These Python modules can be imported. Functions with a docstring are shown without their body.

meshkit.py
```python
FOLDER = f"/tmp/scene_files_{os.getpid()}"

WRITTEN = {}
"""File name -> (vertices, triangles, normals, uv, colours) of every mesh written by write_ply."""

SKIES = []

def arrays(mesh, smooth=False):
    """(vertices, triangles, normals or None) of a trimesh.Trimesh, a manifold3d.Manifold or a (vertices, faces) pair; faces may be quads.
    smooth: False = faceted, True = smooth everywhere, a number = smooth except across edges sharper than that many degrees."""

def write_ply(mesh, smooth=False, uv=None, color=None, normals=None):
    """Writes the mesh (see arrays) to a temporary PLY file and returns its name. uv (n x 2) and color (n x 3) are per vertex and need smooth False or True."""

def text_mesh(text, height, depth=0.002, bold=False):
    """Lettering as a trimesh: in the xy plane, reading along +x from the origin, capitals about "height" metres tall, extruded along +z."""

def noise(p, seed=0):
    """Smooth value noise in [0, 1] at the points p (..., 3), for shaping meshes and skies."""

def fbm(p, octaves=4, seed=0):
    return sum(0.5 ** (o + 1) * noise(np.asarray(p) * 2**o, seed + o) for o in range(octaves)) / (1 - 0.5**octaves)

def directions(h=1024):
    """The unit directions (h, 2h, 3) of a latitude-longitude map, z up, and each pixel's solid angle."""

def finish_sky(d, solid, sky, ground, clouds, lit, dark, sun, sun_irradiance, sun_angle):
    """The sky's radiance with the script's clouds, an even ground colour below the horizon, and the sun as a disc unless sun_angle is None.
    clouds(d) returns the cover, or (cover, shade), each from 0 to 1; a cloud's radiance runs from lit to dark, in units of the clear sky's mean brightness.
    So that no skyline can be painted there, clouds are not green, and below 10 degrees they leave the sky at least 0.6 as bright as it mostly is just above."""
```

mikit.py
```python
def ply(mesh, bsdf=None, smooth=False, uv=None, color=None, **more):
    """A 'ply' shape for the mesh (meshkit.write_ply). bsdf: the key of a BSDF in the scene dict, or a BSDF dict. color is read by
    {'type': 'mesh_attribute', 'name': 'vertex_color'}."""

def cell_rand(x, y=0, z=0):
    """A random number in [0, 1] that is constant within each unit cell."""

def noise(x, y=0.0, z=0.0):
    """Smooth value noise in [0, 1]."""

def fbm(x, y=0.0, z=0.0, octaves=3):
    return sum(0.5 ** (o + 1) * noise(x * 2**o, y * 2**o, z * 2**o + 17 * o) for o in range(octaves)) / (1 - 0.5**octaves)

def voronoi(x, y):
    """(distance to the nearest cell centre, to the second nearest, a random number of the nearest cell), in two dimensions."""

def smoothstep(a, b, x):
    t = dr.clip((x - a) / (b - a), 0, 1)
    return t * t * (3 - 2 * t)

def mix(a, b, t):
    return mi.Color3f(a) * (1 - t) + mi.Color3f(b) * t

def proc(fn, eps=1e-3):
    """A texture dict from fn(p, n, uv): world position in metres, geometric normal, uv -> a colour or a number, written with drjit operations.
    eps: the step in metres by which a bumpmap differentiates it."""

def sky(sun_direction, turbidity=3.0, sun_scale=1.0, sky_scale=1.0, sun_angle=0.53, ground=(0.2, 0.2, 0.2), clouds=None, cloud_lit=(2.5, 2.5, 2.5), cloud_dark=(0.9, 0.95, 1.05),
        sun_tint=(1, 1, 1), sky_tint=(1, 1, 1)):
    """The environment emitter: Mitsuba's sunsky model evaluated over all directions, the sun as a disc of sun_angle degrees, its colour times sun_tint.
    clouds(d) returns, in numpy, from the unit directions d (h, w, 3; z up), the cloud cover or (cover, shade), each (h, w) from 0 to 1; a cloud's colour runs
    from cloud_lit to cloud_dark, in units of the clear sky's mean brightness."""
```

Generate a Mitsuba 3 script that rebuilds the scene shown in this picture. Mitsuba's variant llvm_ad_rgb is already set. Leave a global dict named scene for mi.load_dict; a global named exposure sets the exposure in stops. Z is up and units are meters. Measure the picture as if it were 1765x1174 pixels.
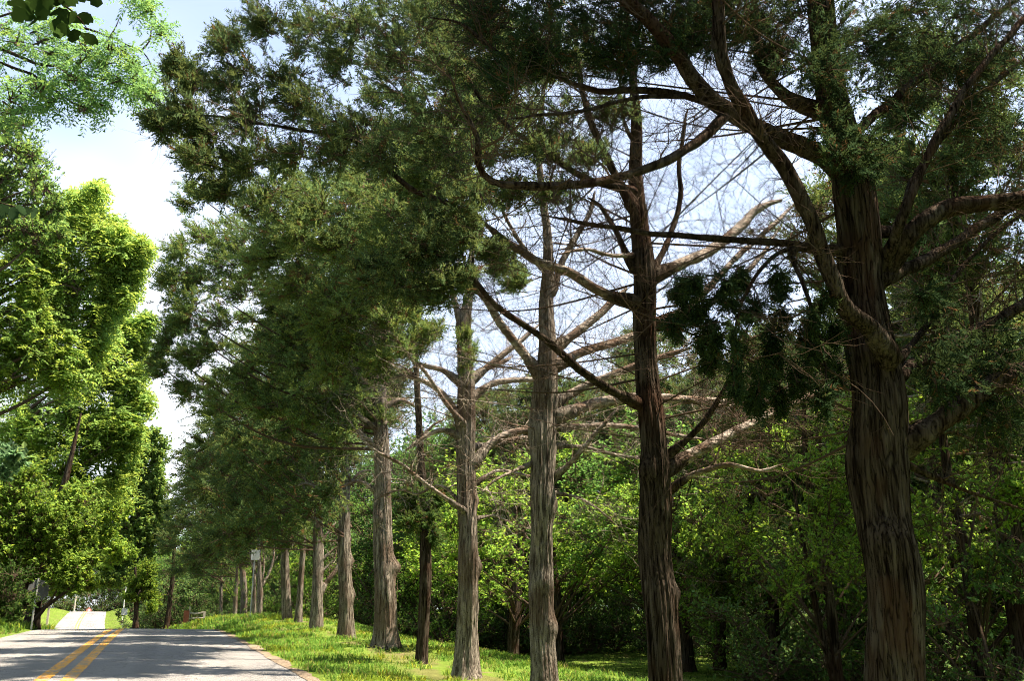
import math, numpy as np, trimesh, mitsuba as mi, drjit as dr, mikit, meshkit
from scipy.interpolate import PchipInterpolator as Pchip0
T = mi.ScalarTransform4f
scene, labels = {}, {}

# ------------------------------------------------------------------ camera, sky, exposure
W0, H0, F0 = 1765.0, 1174.0, 1629.0            # the photograph's frame and focal length in pixels
EYE = np.array([0.0, 0.0, 1.25])
YAW, PITCH = math.radians(20.04), math.radians(16.9)
FWD = np.array([math.sin(YAW) * math.cos(PITCH), math.cos(YAW) * math.cos(PITCH), math.sin(PITCH)])
RGT = np.array([math.cos(YAW), -math.sin(YAW), 0.0])
UPV = np.cross(RGT, FWD)
scene['camera'] = {'type': 'perspective', 'fov': math.degrees(2 * math.atan(W0 / 2 / F0)), 'fov_axis': 'x',
                   'near_clip': 0.05, 'far_clip': 3000.0,
                   'to_world': T().look_at(origin=EYE.tolist(), target=(EYE + FWD).tolist(), up=[0, 0, 1])}
SUN_AZ, SUN_EL = math.radians(103), math.radians(62)     # azimuth from the road's direction towards the right
SUN = [math.sin(SUN_AZ) * math.cos(SUN_EL), math.cos(SUN_AZ) * math.cos(SUN_EL), math.sin(SUN_EL)]


def clouds(d):
    q = d / np.maximum(d[..., 2:3] + 0.18, 0.05)
    n = meshkit.fbm(np.stack([q[..., 0] * 1.1, q[..., 1] * 1.1, q[..., 2] * 0 + 3.0], -1), 5, 3)
    m = meshkit.fbm(d * 2.3 + 7.0, 4, 11)
    el = np.degrees(np.arcsin(np.clip(d[..., 2], -1, 1)))
    veil = .34 + .5 * np.exp(-np.maximum(el, 0) / 14.0)
    return np.clip(veil * (.5 + m) + np.clip((n - .54) * 1.8, 0, .3), 0, .85), np.clip((m - .55) * 1.2, 0, .3)


scene['sky'] = mikit.sky(SUN, turbidity=3, sun_scale=1.5, clouds=clouds, cloud_lit=(2.0, 2.02, 2.06), cloud_dark=(1.2, 1.25, 1.35))
exposure = 3.1

# ------------------------------------------------------------------ pixels to points
def ray(px, py):
    return FWD + RGT * ((px - W0 / 2) / F0) - UPV * ((py - H0 / 2) / F0)


def at(px, py, Y):
    """The point at the distance Y along the road seen at a place of the photograph."""
    d = ray(px, py)
    return EYE + d * (Y / d[1])


def mpp(P):
    """Metres per photograph pixel at a point."""
    return float((np.asarray(P) - EYE) @ FWD) / F0


# ------------------------------------------------------------------ the lie of the land
def PchipInterpolator(xs, ys):
    f = Pchip0(xs, ys)
    return lambda y: f(np.clip(y, xs[0], xs[-1]))


Z_ROAD = PchipInterpolator([-80, -20, 0, 20, 36, 43, 50, 65, 90, 120, 150, 180, 205, 213, 226, 260, 330, 900],
                           [-2.4, -.6, 0, .6, 1.07, 1.20, 1.14, .5, -1.2, -1.0, 1.0, 2.7, 4.0, 4.25, 4.2, 3.0, 2.0, 2.0])
X_ROAD = PchipInterpolator([-80, 0, 45, 60, 90, 120, 150, 213, 300, 900], [-.87, -.87, -.87, -1.3, -3.6, -6.8, -9.4, -12.2, -17, -70])
Z_ROW = PchipInterpolator([-80, 0, 6, 13.7, 17.5, 20.7, 24.2, 29.5, 35.4, 39.6, 43.6, 55, 65, 72, 90, 150, 213, 300, 900],
                          [-2.2, -.2, 0, .18, .32, .5, .72, .95, 1.19, 1.4, 1.54, 1.67, 1.72, 1.7, 1.2, 1.6, 4.8, 4, 4])
Z_LAWN = PchipInterpolator([-80, 0, 25, 45, 80, 150, 213, 300, 900], [-1, -.15, .1, .25, .3, 1.8, 5, 5, 5])
HALF = 3.32


def sstep(a, b, x):
    t = np.clip((x - a) / (b - a), 0, 1)
    return t * t * (3 - 2 * t)


def road_z(x, y):
    return Z_ROAD(y) - 0.012 * np.abs(x - X_ROAD(y))


def ground_z(x, y):
    x, y = np.asarray(x, float), np.asarray(y, float)
    u = x - X_ROAD(y)
    edge = road_z(X_ROAD(y) + HALF, y)
    row, lawn = Z_ROW(y), Z_LAWN(y)
    right = edge + (row - edge) * sstep(HALF - .1, HALF + 2.6, u)
    right = right + (lawn - row) * sstep(HALF + 4.0, HALF + 10.0, u)
    left = edge + 0.55 * sstep(-HALF + .2, -HALF - 3.0, u) + 0.02 * np.maximum(-u - HALF - 2, 0)
    z = np.where(u > 0, right, left)
    off = sstep(HALF + .1, HALF + 1.2, np.abs(u))
    p = np.stack([x, y, x * 0], -1)
    z = z + off * ((meshkit.fbm(p * .5, 3, 5) - .5) * .22 + (meshkit.fbm(p * 1.7, 2, 8) - .5) * .10)
    return z - 0.07 * sstep(HALF - .02, HALF - .35, np.abs(u))


# ------------------------------------------------------------------ materials
def rgb(*c): return {'type': 'rgb', 'value': list(c)}


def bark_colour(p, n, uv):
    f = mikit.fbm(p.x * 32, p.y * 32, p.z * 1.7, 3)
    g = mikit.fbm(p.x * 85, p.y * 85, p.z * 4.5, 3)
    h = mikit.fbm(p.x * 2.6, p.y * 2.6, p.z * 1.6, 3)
    c = mikit.mix((.013, .009, .0065), (.080, .064, .051), mikit.smoothstep(.32, .66, f * .5 + g * .5))  # kept below real bark reflectance, standing in for deep shade on near trunks
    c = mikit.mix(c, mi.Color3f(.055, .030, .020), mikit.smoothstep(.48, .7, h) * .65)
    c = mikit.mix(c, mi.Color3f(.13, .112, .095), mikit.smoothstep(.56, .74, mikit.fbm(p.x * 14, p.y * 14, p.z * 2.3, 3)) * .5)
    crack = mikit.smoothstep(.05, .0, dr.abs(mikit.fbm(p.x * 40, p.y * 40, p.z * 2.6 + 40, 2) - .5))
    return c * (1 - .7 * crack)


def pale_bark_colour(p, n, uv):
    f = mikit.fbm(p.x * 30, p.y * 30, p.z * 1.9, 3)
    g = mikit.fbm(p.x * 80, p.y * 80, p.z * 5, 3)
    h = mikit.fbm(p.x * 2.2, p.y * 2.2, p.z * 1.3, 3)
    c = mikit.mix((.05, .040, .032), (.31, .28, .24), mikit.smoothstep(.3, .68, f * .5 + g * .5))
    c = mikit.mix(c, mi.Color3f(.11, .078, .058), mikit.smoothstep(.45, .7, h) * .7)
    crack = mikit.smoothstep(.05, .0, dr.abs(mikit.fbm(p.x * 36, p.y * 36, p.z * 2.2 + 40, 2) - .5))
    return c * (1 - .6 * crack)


def bark_relief(p, n, uv):
    crack = mikit.smoothstep(.08, .0, dr.abs(mikit.fbm(p.x * 40, p.y * 40, p.z * 2.6 + 40, 2) - .5))
    return mikit.fbm(p.x * 60, p.y * 60, p.z * 3.5, 3) - .5 * crack


def dead_colour(p, n, uv):
    f = mikit.fbm(p.x * 26, p.y * 26, p.z * 26, 3)
    g = mikit.fbm(p.x * 6, p.y * 18, p.z * 40, 3)
    h = mikit.fbm(p.x * 2.6, p.y * 2.6, p.z * 2.6, 3)
    c = mikit.mix((.13, .10, .08), (.44, .395, .345), mikit.smoothstep(.3, .7, f * .45 + g * .55))
    c = mikit.mix(c, mi.Color3f(.11, .072, .052), mikit.smoothstep(.48, .62, h) * .8)
    crack = mikit.smoothstep(.04, .0, dr.abs(mikit.fbm(p.x * 8, p.y * 20, p.z * 34 + 9, 2) - .5))
    return c * (1 - .6 * crack)


def dead_relief(p, n, uv):
    return mikit.fbm(p.x * 20, p.y * 30, p.z * 40, 3)


def asphalt_colour(p, n, uv):
    a = mikit.fbm(p.x * .7, p.y * .25, 0, 3)
    s = mikit.noise(p.x * 70, p.y * 70, 0)
    w = mikit.smoothstep(.35, .75, mikit.fbm(p.x * 2.0, p.y * .12, 4.0, 2))
    c = mikit.mix((.11, .112, .117), (.18, .179, .177), a * .6 + w * .4) * (.8 + .4 * s)
    patch = mikit.smoothstep(.62, .64, mikit.noise(p.x * .45, p.y * .16, 11.0)) * mikit.smoothstep(.5, .52, mikit.noise(p.x * .3, p.y * .9, 3.0))
    c = c * (1 - .28 * patch)
    u = dr.abs(dr.abs(p.x + .87 - dr.select(p.x > -.87, 1.65, -1.65)) - .8)
    c = c * (1 - .13 * mikit.smoothstep(.45, .0, u))
    crack = mikit.smoothstep(.016, .0, dr.abs(mikit.fbm(p.x * .9, p.y * .6, 9.0, 4) - .5))
    return c * (1 - .38 * crack)


def paint_colour(p, n, uv):
    w = mikit.smoothstep(.50, .68, mikit.fbm(p.x * 16, p.y * 5, 2, 3) * .8 + mikit.noise(p.x * 3, p.y * .8, 7) * .25)
    return mikit.mix((.46, .22, .025), (.20, .16, .11), w * .85)


def ground_colour(p, n, uv):
    a = mikit.fbm(p.x * .5, p.y * .5, 0, 3)
    b = mikit.fbm(p.x * 9, p.y * 9, 0, 2)
    c = mikit.mix((.06, .10, .018), (.13, .19, .035), a * .5 + b * .5)
    c = mikit.mix(c, mi.Color3f(.15, .125, .075), mikit.smoothstep(.6, .8, mikit.fbm(p.x * 1.6, p.y * 1.6, 5, 3)) * .6)
    litter = mikit.smoothstep(1.1, .3, dr.abs(p.x - 5.5)) * mikit.smoothstep(.42, .62, mikit.fbm(p.x * 2.3, p.y * 1.1, 8, 3))
    return mikit.mix(c, mikit.mix((.07, .045, .03), (.16, .115, .075), b), litter * .5)


def dirt_colour(p, n, uv):
    return mikit.mix((.10, .08, .055), (.27, .225, .18), mikit.fbm(p.x * 12, p.y * 12, 0, 3))


VC = {'type': 'mesh_attribute', 'name': 'vertex_color'}


def leaf_bsdf(trans, rough, spec): return {'type': 'principledthin', 'base_color': VC, 'roughness': rough, 'diff_trans': trans, 'spec_trans': 0.0, 'eta': spec}


scene['leaf_cedar'] = leaf_bsdf(.9, .6, 1.3)
scene['leaf_broad'] = leaf_bsdf(1.45, .5, 1.4)
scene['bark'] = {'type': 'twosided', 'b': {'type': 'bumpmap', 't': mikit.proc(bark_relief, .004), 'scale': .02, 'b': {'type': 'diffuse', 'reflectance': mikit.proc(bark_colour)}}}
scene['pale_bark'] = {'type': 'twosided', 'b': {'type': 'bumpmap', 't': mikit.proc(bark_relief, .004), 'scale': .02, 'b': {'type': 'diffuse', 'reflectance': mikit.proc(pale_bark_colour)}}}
scene['deadwood'] = {'type': 'twosided', 'b': {'type': 'bumpmap', 't': mikit.proc(dead_relief, .004), 'scale': .025, 'b': {'type': 'diffuse', 'reflectance': mikit.proc(dead_colour)}}}
scene['twig'] = {'type': 'twosided', 'b': {'type': 'diffuse', 'reflectance': rgb(.085, .062, .048)}}
scene['asphalt'] = {'type': 'principled', 'base_color': mikit.proc(asphalt_colour), 'roughness': .75, 'specular': .4}
scene['line_paint'] = {'type': 'principled', 'base_color': mikit.proc(paint_colour), 'roughness': .6}
scene['soil'] = {'type': 'diffuse', 'reflectance': mikit.proc(ground_colour)}
scene['dirt'] = {'type': 'diffuse', 'reflectance': mikit.proc(dirt_colour)}
scene['white_metal'] = {'type': 'twosided', 'b': {'type': 'principled', 'base_color': rgb(.62, .63, .64), 'roughness': .4}}
scene['grey_metal'] = {'type': 'twosided', 'b': {'type': 'principled', 'base_color': rgb(.085, .09, .095), 'roughness': .5, 'metallic': .3}}
scene['steel'] = {'type': 'twosided', 'b': {'type': 'principled', 'base_color': rgb(.38, .39, .40), 'roughness': .45, 'metallic': .5}}
scene['pale_wood'] = {'type': 'twosided', 'b': {'type': 'diffuse', 'reflectance': rgb(.46, .42, .36)}}
scene['rust_paint'] = {'type': 'twosided', 'b': {'type': 'principled', 'base_color': rgb(.26, .075, .035), 'roughness': .6}}
scene['sign_red'] = {'type': 'twosided', 'b': {'type': 'principled', 'base_color': rgb(.55, .2, .15), 'roughness': .45}}
scene['dark_metal'] = {'type': 'twosided', 'b': {'type': 'principled', 'base_color': rgb(.05, .05, .055), 'roughness': .5}}

# ------------------------------------------------------------------ scene entries
def numbered(name, taken=None):
    taken = scene if taken is None else taken
    if name not in taken and not any(k.startswith(name + '__') for k in taken): return name
    i = 1
    while f'{name}_{i:03d}' in taken or any(k.startswith(f'{name}_{i:03d}__') for k in taken): i += 1
    return f'{name}_{i:03d}'


def thing(name, label, cat, group=None, kind=None):
    base, i = name, 0
    while name in labels:
        i += 1; name = f'{base}_{i:03d}'
    labels[name] = {'label': label, 'category': cat}
    if group: labels[name]['group'] = group
    if kind: labels[name]['kind'] = kind
    return name


def part(parent, name, mesh, bsdf, smooth=False, color=None, label=None, kind=None, **kw):
    key = numbered(f'{parent}__{name}')
    scene[key] = mikit.ply(mesh, bsdf, smooth=smooth, color=color, **kw)
    if label or kind:
        labels[key] = {}
        if label: labels[key]['label'] = label
        if kind: labels[key]['kind'] = kind
    return key


def structure(name, mesh, bsdf, label, smooth=True):
    scene[name] = mikit.ply(mesh, bsdf, smooth=smooth)
    labels[name] = {'label': label, 'category': name.replace('_', ' '), 'kind': 'structure'}


# ------------------------------------------------------------------ mesh tools
def unit(v): return v / np.maximum(np.linalg.norm(v, axis=-1, keepdims=True), 1e-9)


def smooth_path(P, step, extra=None):
    """Catmull-Rom through P (with extra columns), about step metres apart."""
    P = np.asarray(P, float)
    D = P if extra is None else np.column_stack([P, extra])
    Q = np.vstack([2 * D[0] - D[1], D, 2 * D[-1] - D[-2]])
    out = []
    for i in range(1, len(Q) - 2):
        n = max(2, int(np.linalg.norm(Q[i + 1, :3] - Q[i, :3]) / step))
        t = np.linspace(0, 1, n, endpoint=False)[:, None]
        a, b, c, d = Q[i - 1], Q[i], Q[i + 1], Q[i + 2]
        out.append(.5 * (2 * b + (c - a) * t + (2 * a - 5 * b + 4 * c - d) * t ** 2 + (3 * b - a - 3 * c + d) * t ** 3))
    out = np.vstack(out + [D[-1:]])
    return (out, None) if extra is None else (out[:, :3], out[:, 3:])


def frames(P):
    t = unit(np.gradient(P, axis=0))
    n = np.zeros_like(P)
    a = np.cross(t[0], [0, 1, 0.1]); n[0] = a / np.linalg.norm(a)
    for i in range(1, len(P)):
        v = n[i - 1] - t[i] * (n[i - 1] @ t[i])
        n[i] = v / np.linalg.norm(v)
    return t, n, np.cross(t, n)


def tube(P, R, sides=10, relief=None):
    """A tapering tube; relief(points, angle, k) returns a factor on the radius."""
    t, n, b = frames(P)
    a = np.arange(sides) * 2 * np.pi / sides
    ring = n[:, None] * np.cos(a)[None, :, None] + b[:, None] * np.sin(a)[None, :, None]
    rad = np.broadcast_to(np.asarray(R, float)[:, None], (len(P), sides)).copy()
    if relief is not None:
        rad = rad + relief(P[:, None] + ring * rad[..., None], ring, rad)
    V = (P[:, None] + ring * rad[..., None]).reshape(-1, 3)
    i, j = np.meshgrid(np.arange(len(P) - 1), np.arange(sides), indexing='ij')
    q = np.stack([i * sides + j, i * sides + (j + 1) % sides, (i + 1) * sides + (j + 1) % sides, (i + 1) * sides + j], -1).reshape(-1, 4)
    Fc = np.vstack([q[:, [0, 1, 2]], q[:, [0, 2, 3]]])
    V = np.vstack([V, P[:1], P[-1:]])
    k = np.arange(sides); e = (len(P) - 1) * sides
    Fc = np.vstack([Fc, np.stack([(k + 1) % sides, k, k * 0 + len(V) - 2], 1), np.stack([e + k, e + (k + 1) % sides, k * 0 + len(V) - 1], 1)])
    return V, Fc


def batch_tubes(P, R, sides=3):
    """Many thin tubes at once: P (N, K, 3), R (N, K)."""
    N, K = P.shape[:2]
    t = unit(np.gradient(P, axis=1))
    ref = unit(np.where(np.abs(t[:, :1, 2:3]) < .8, [0, 0, 1.0], [1.0, 0, 0]))
    n = unit(np.cross(t, np.broadcast_to(ref, t.shape))); b = np.cross(t, n)
    a = np.arange(sides) * 2 * np.pi / sides
    V = P[:, :, None] + R[:, :, None, None] * (n[:, :, None] * np.cos(a)[:, None] + b[:, :, None] * np.sin(a)[:, None])
    i, j = np.meshgrid(np.arange(K - 1), np.arange(sides), indexing='ij')
    q = np.stack([i * sides + j, i * sides + (j + 1) % sides, (i + 1) * sides + (j + 1) % sides, (i + 1) * sides + j], -1).reshape(-1, 4)
    f = np.vstack([q[:, [0, 1, 2]], q[:, [0, 2, 3]]])
    Fc = (f[None] + (np.arange(N) * K * sides)[:, None, None]).reshape(-1, 3)
    return V.reshape(-1, 3), Fc


def join(ms):
    ms = [m for m in ms if m is not None and len(m[0])]
    o = np.cumsum([0] + [len(m[0]) for m in ms])
    return np.vstack([m[0] for m in ms]), np.vstack([m[1] + k for m, k in zip(ms, o)])


def box(cx, cy, cz, sx, sy, sz):
    m = trimesh.creation.box((sx, sy, sz)); m.apply_translation((cx, cy, cz))
    return np.array(m.vertices), np.array(m.faces)


def rnd_unit(rng, n): return unit(rng.normal(size=(n, 3)))


def wander(rng, start, direction, length, K, wiggle, lift):
    """N bent twigs: start, direction (N, 3), length (N)."""
    N = len(start)
    P = np.zeros((N, K, 3)); P[:, 0] = start; d = direction
    for k in range(1, K):
        d = unit(d + rng.normal(size=(N, 3)) * wiggle + np.array([0, 0, 1.0]) * lift)
        P[:, k] = P[:, k - 1] + d * (length / (K - 1))[:, None]
    return P


def twigs_on(rng, paths, per_m, length, r0, lift=.02, generations=2, t0=.2):
    """Bare twigs and their side twigs along limbs: one mesh. paths: list of (P, R)."""
    S, D, Rr = [], [], []
    for P, R in paths:
        seg = np.linalg.norm(np.diff(P, axis=0), axis=1); L = seg.sum()
        n = int(L * per_m * rng.uniform(.7, 1.3)) + 1
        k = (rng.uniform(t0, 1, n) ** .8 * (len(P) - 1.001)).astype(int)
        f = rng.uniform(0, 1, n)[:, None]
        tan = unit(P[k + 1] - P[k])
        side = unit(np.cross(tan, rnd_unit(rng, n)))
        S.append(P[k] * (1 - f) + P[k + 1] * f); D.append(unit(tan * rng.uniform(.2, .9, (n, 1)) + side + [0, 0, .05]))
        Rr.append(np.minimum(R[k] * .6, r0 * rng.uniform(.5, 1.3, n)))
    S, D, Rr = np.vstack(S), np.vstack(D), np.concatenate(Rr)
    out = []
    for g in range(generations):
        L = length * rng.uniform(.35, 1.3, len(S)) * (.55 ** g)
        P = wander(rng, S, D, L, 6 if g == 0 else 4, .20, lift)
        K = P.shape[1]
        out.append(batch_tubes(P, Rr[:, None] * np.linspace(1, .3, K)))
        if g + 1 < generations:
            m = 4 if g == 0 else 3
            idx = np.repeat(np.arange(len(S)), m); k = rng.integers(1, K - 1, len(idx))
            tan = unit(P[idx, k + 1] - P[idx, k])
            S, D, Rr = P[idx, k], unit(tan + unit(np.cross(tan, rnd_unit(rng, len(idx)))) * .9), Rr[idx] * .55
    return join(out)


# ------------------------------------------------------------------ foliage
def cedar_sprays(rng, P, D, size, blades, tint, brown):
    """Feathery scale-leaf sprays at P pointing along D. size = (blade length, blade width)."""
    N = len(P)
    side = unit(np.cross(D, rnd_unit(rng, N)))
    L = size[0] * 2.0 * rng.uniform(.6, 1.25, N)
    t = np.linspace(.05, 1, blades)[None] + rng.uniform(-.06, .06, (N, blades))
    sgn = np.where(np.arange(blades) % 2, 1, -1)[None] * rng.uniform(.3, 1.0, (N, blades))
    base = P[:, None] + D[:, None] * (L[:, None] * t)[..., None]
    bd = unit(D[:, None] * .9 + side[:, None] * sgn[..., None] + rng.normal(size=(N, blades, 3)) * .22)
    bl = size[0] * rng.uniform(.6, 1.2, (N, blades)) * (1.1 - .45 * t)
    w = unit(np.cross(bd, rng.normal(size=(N, blades, 3)))) * (size[1] * rng.uniform(.6, 1.0, (N, blades)))[..., None]
    q = base + bd * (bl * rng.uniform(.0, .3, (N, blades)))[..., None]
    V = np.stack([q - w, q + w, base + bd * bl[..., None]], 2).reshape(-1, 3)
    Fc = np.arange(N * blades * 3).reshape(-1, 3)
    c = np.array(tint) * (rng.uniform(.72, 1.3, (N, 1)))
    c = c * np.where(rng.uniform(size=(N, 1)) < .5, [1.12, 1.03, .85], [.88, .98, 1.08])
    c = np.where(rng.uniform(size=(N, 1)) < brown, np.array([.13, .075, .035]) * rng.uniform(.6, 1.2, (N, 1)), c)
    C = np.repeat(c, blades * 3, axis=0)
    return V, Fc, C


def cedar_crown(rng, clumps, size=(.075, .020), n_branch=16, n_spray=8, blades=10, tint=(.05, .085, .03), brown=.05, droop=0.0, axis=None):
    """clumps: list of (centre, radius). Returns the leaf arrays and the branchlets' mesh."""
    V, Fc, C, BT, o = [], [], [], [], 0
    for c, r in clumps:
        c, r = np.asarray(c, float), np.asarray(r, float) * np.ones(3)
        n = max(3, int(n_branch * rng.uniform(.8, 1.2)))
        u = rnd_unit(rng, n) * rng.uniform(.15, 1.5, (n, 1)) ** .8
        end = c + u * r
        out = np.zeros(3) if axis is None else unit((c - axis) * [1, 1, .25])
        start = c - out * r * .6 + rnd_unit(rng, n) * r * .22
        L = np.linalg.norm(end - start, axis=1)
        P = wander(rng, start, unit(end - start), L, 5, .12, -droop)
        BT.append(batch_tubes(P[::2, ::2], np.linspace(.12, .03, 3)[None] * size[0] * np.ones((len(P[::2]), 1))))
        k = np.repeat(np.arange(n), n_spray)
        t = rng.uniform(.2, 1.0, len(k)) * 3.999
        i = t.astype(int); f = (t - i)[:, None]
        pos = P[k, i] * (1 - f) + P[k, i + 1] * f
        d = unit(P[k, i + 1] - P[k, i])
        d = unit(d * .9 + rng.normal(size=d.shape) * .5 + out * .3 + [0, 0, .18 - droop * 2.5])
        v, fc, col = cedar_sprays(rng, pos, d, size, blades, np.array(tint) * rng.uniform(.85, 1.18), brown)
        V.append(v); Fc.append(fc + o); C.append(col); o += len(v)
    return np.vstack(V), np.vstack(Fc), np.vstack(C), join(BT)


def leaves_at(rng, P, D, length, width, tint, vary=.25, fold=.25):
    """Folded pointed leaves, each of two faces."""
    N = len(P)
    s = unit(np.cross(D, unit(rng.normal(size=(N, 3)) * .55 + [0, 0, 1.0])))
    nn = np.cross(s, D)
    L = (length * rng.uniform(.65, 1.2, N))[:, None]; w = L * (width / length) * .5
    mid = P + D * L * .45
    V = np.stack([P, mid + s * w + nn * w * fold, P + D * L - nn * L * .06, mid - s * w + nn * w * fold], 1).reshape(-1, 3)
    k = np.arange(N)[:, None] * 4
    Fc = np.concatenate([k + [[0, 1, 2]], k + [[0, 2, 3]]])
    return V, Fc, np.repeat(tint * rng.uniform(1 - vary, 1 + vary, (N, 1)), 4, axis=0)


def broad_crown(rng, clumps, leaf=(.10, .06), n_twig=22, n_leaf=12, tint=(.07, .13, .025), axis=None, frond=0, warm=.3):
    """A broadleaved crown; with frond > 0 each leaf is a feather of that many pairs of leaflets."""
    V, Fc, C, BT, o = [], [], [], [], 0
    for c, r in clumps:
        c, r = np.asarray(c, float), np.asarray(r, float) * np.ones(3)
        n = max(3, int(n_twig * rng.uniform(.8, 1.2)))
        u = rnd_unit(rng, n) * rng.uniform(.15, 1.45, (n, 1)) ** .75
        end = c + u * r
        start = c - [0, 0, .45] * r + rnd_unit(rng, n) * r * .25
        L = np.linalg.norm(end - start, axis=1)
        P = wander(rng, start, unit(end - start), L, 5, .14, .02)
        BT.append(batch_tubes(P[:, ::2], np.linspace(.016, .004, 3)[None] * np.ones((n, 1))))
        k = np.repeat(np.arange(n), n_leaf)
        t = rng.uniform(.25, 1.0, len(k)) ** .7 * 3.999
        i = t.astype(int); f = (t - i)[:, None]
        pos = P[k, i] * (1 - f) + P[k, i + 1] * f
        d = unit(unit(P[k, i + 1] - P[k, i]) * .5 + rng.normal(size=pos.shape) * .75 + [0, 0, -.22])
        tc = np.array(tint) * rng.uniform(.8, 1.2) * np.where(rng.uniform(size=(len(pos), 1)) < warm, [1.3, 1.12, .8], [.95, 1, 1.05])
        if frond:
            m = frond
            fl = leaf[0] * (m * .62)
            side = unit(np.cross(d, [0, 0, 1.0]) + rng.normal(size=d.shape) * .25)
            tt = np.linspace(.12, 1, m)
            sag = -.35 * tt ** 2
            bp = pos[:, None] + d[:, None] * (tt * fl)[None, :, None] + np.array([0, 0, 1.0]) * (sag * fl)[None, :, None]
            bp = np.repeat(bp[:, :, None], 2, 2)
            dd = unit(d[:, None, None] * .45 + side[:, None, None] * np.array([1, -1.0])[None, None, :, None] + [0, 0, -.2] + rng.normal(size=bp.shape) * .12)
            pos, d = bp.reshape(-1, 3), dd.reshape(-1, 3)
            tc = np.repeat(tc, 2 * m, axis=0)
        v, fc, col = leaves_at(rng, pos, d, leaf[0], leaf[1], tc)
        V.append(v); Fc.append(fc + o); C.append(col); o += len(v)
    return np.vstack(V), np.vstack(Fc), np.vstack(C), join(BT)


# ------------------------------------------------------------------ trunks and limbs
def trunk_path(pts, Y, base=True, wob=0.0, step=.06, seed=0):
    """pts: (px, py, width in pixels) from the ground up."""
    P = np.array([at(p[0], p[1], Y) for p in pts])
    R = np.array([p[2] * mpp(q) / 2 for p, q in zip(pts, P)])
    if base:
        g = float(ground_z(P[0, 0], Y)) - .12
        d = P[0] - P[1]
        if P[0, 2] > g + .02:
            q = P[0] + d / max(-d[2], .05) * (P[0, 2] - g)
            q[0] = P[0, 0] + np.clip(q[0] - P[0, 0], -.1, .1)
            P = np.vstack([q, P]); R = np.append(R[0] * 1.05, R)
        else:
            P[0, 2] = g
    R = R * .90
    P[:, 1] += wob * np.sin(np.arange(len(P)) * 1.9 + seed)
    return smooth_path(P, step, R[:, None])


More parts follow.
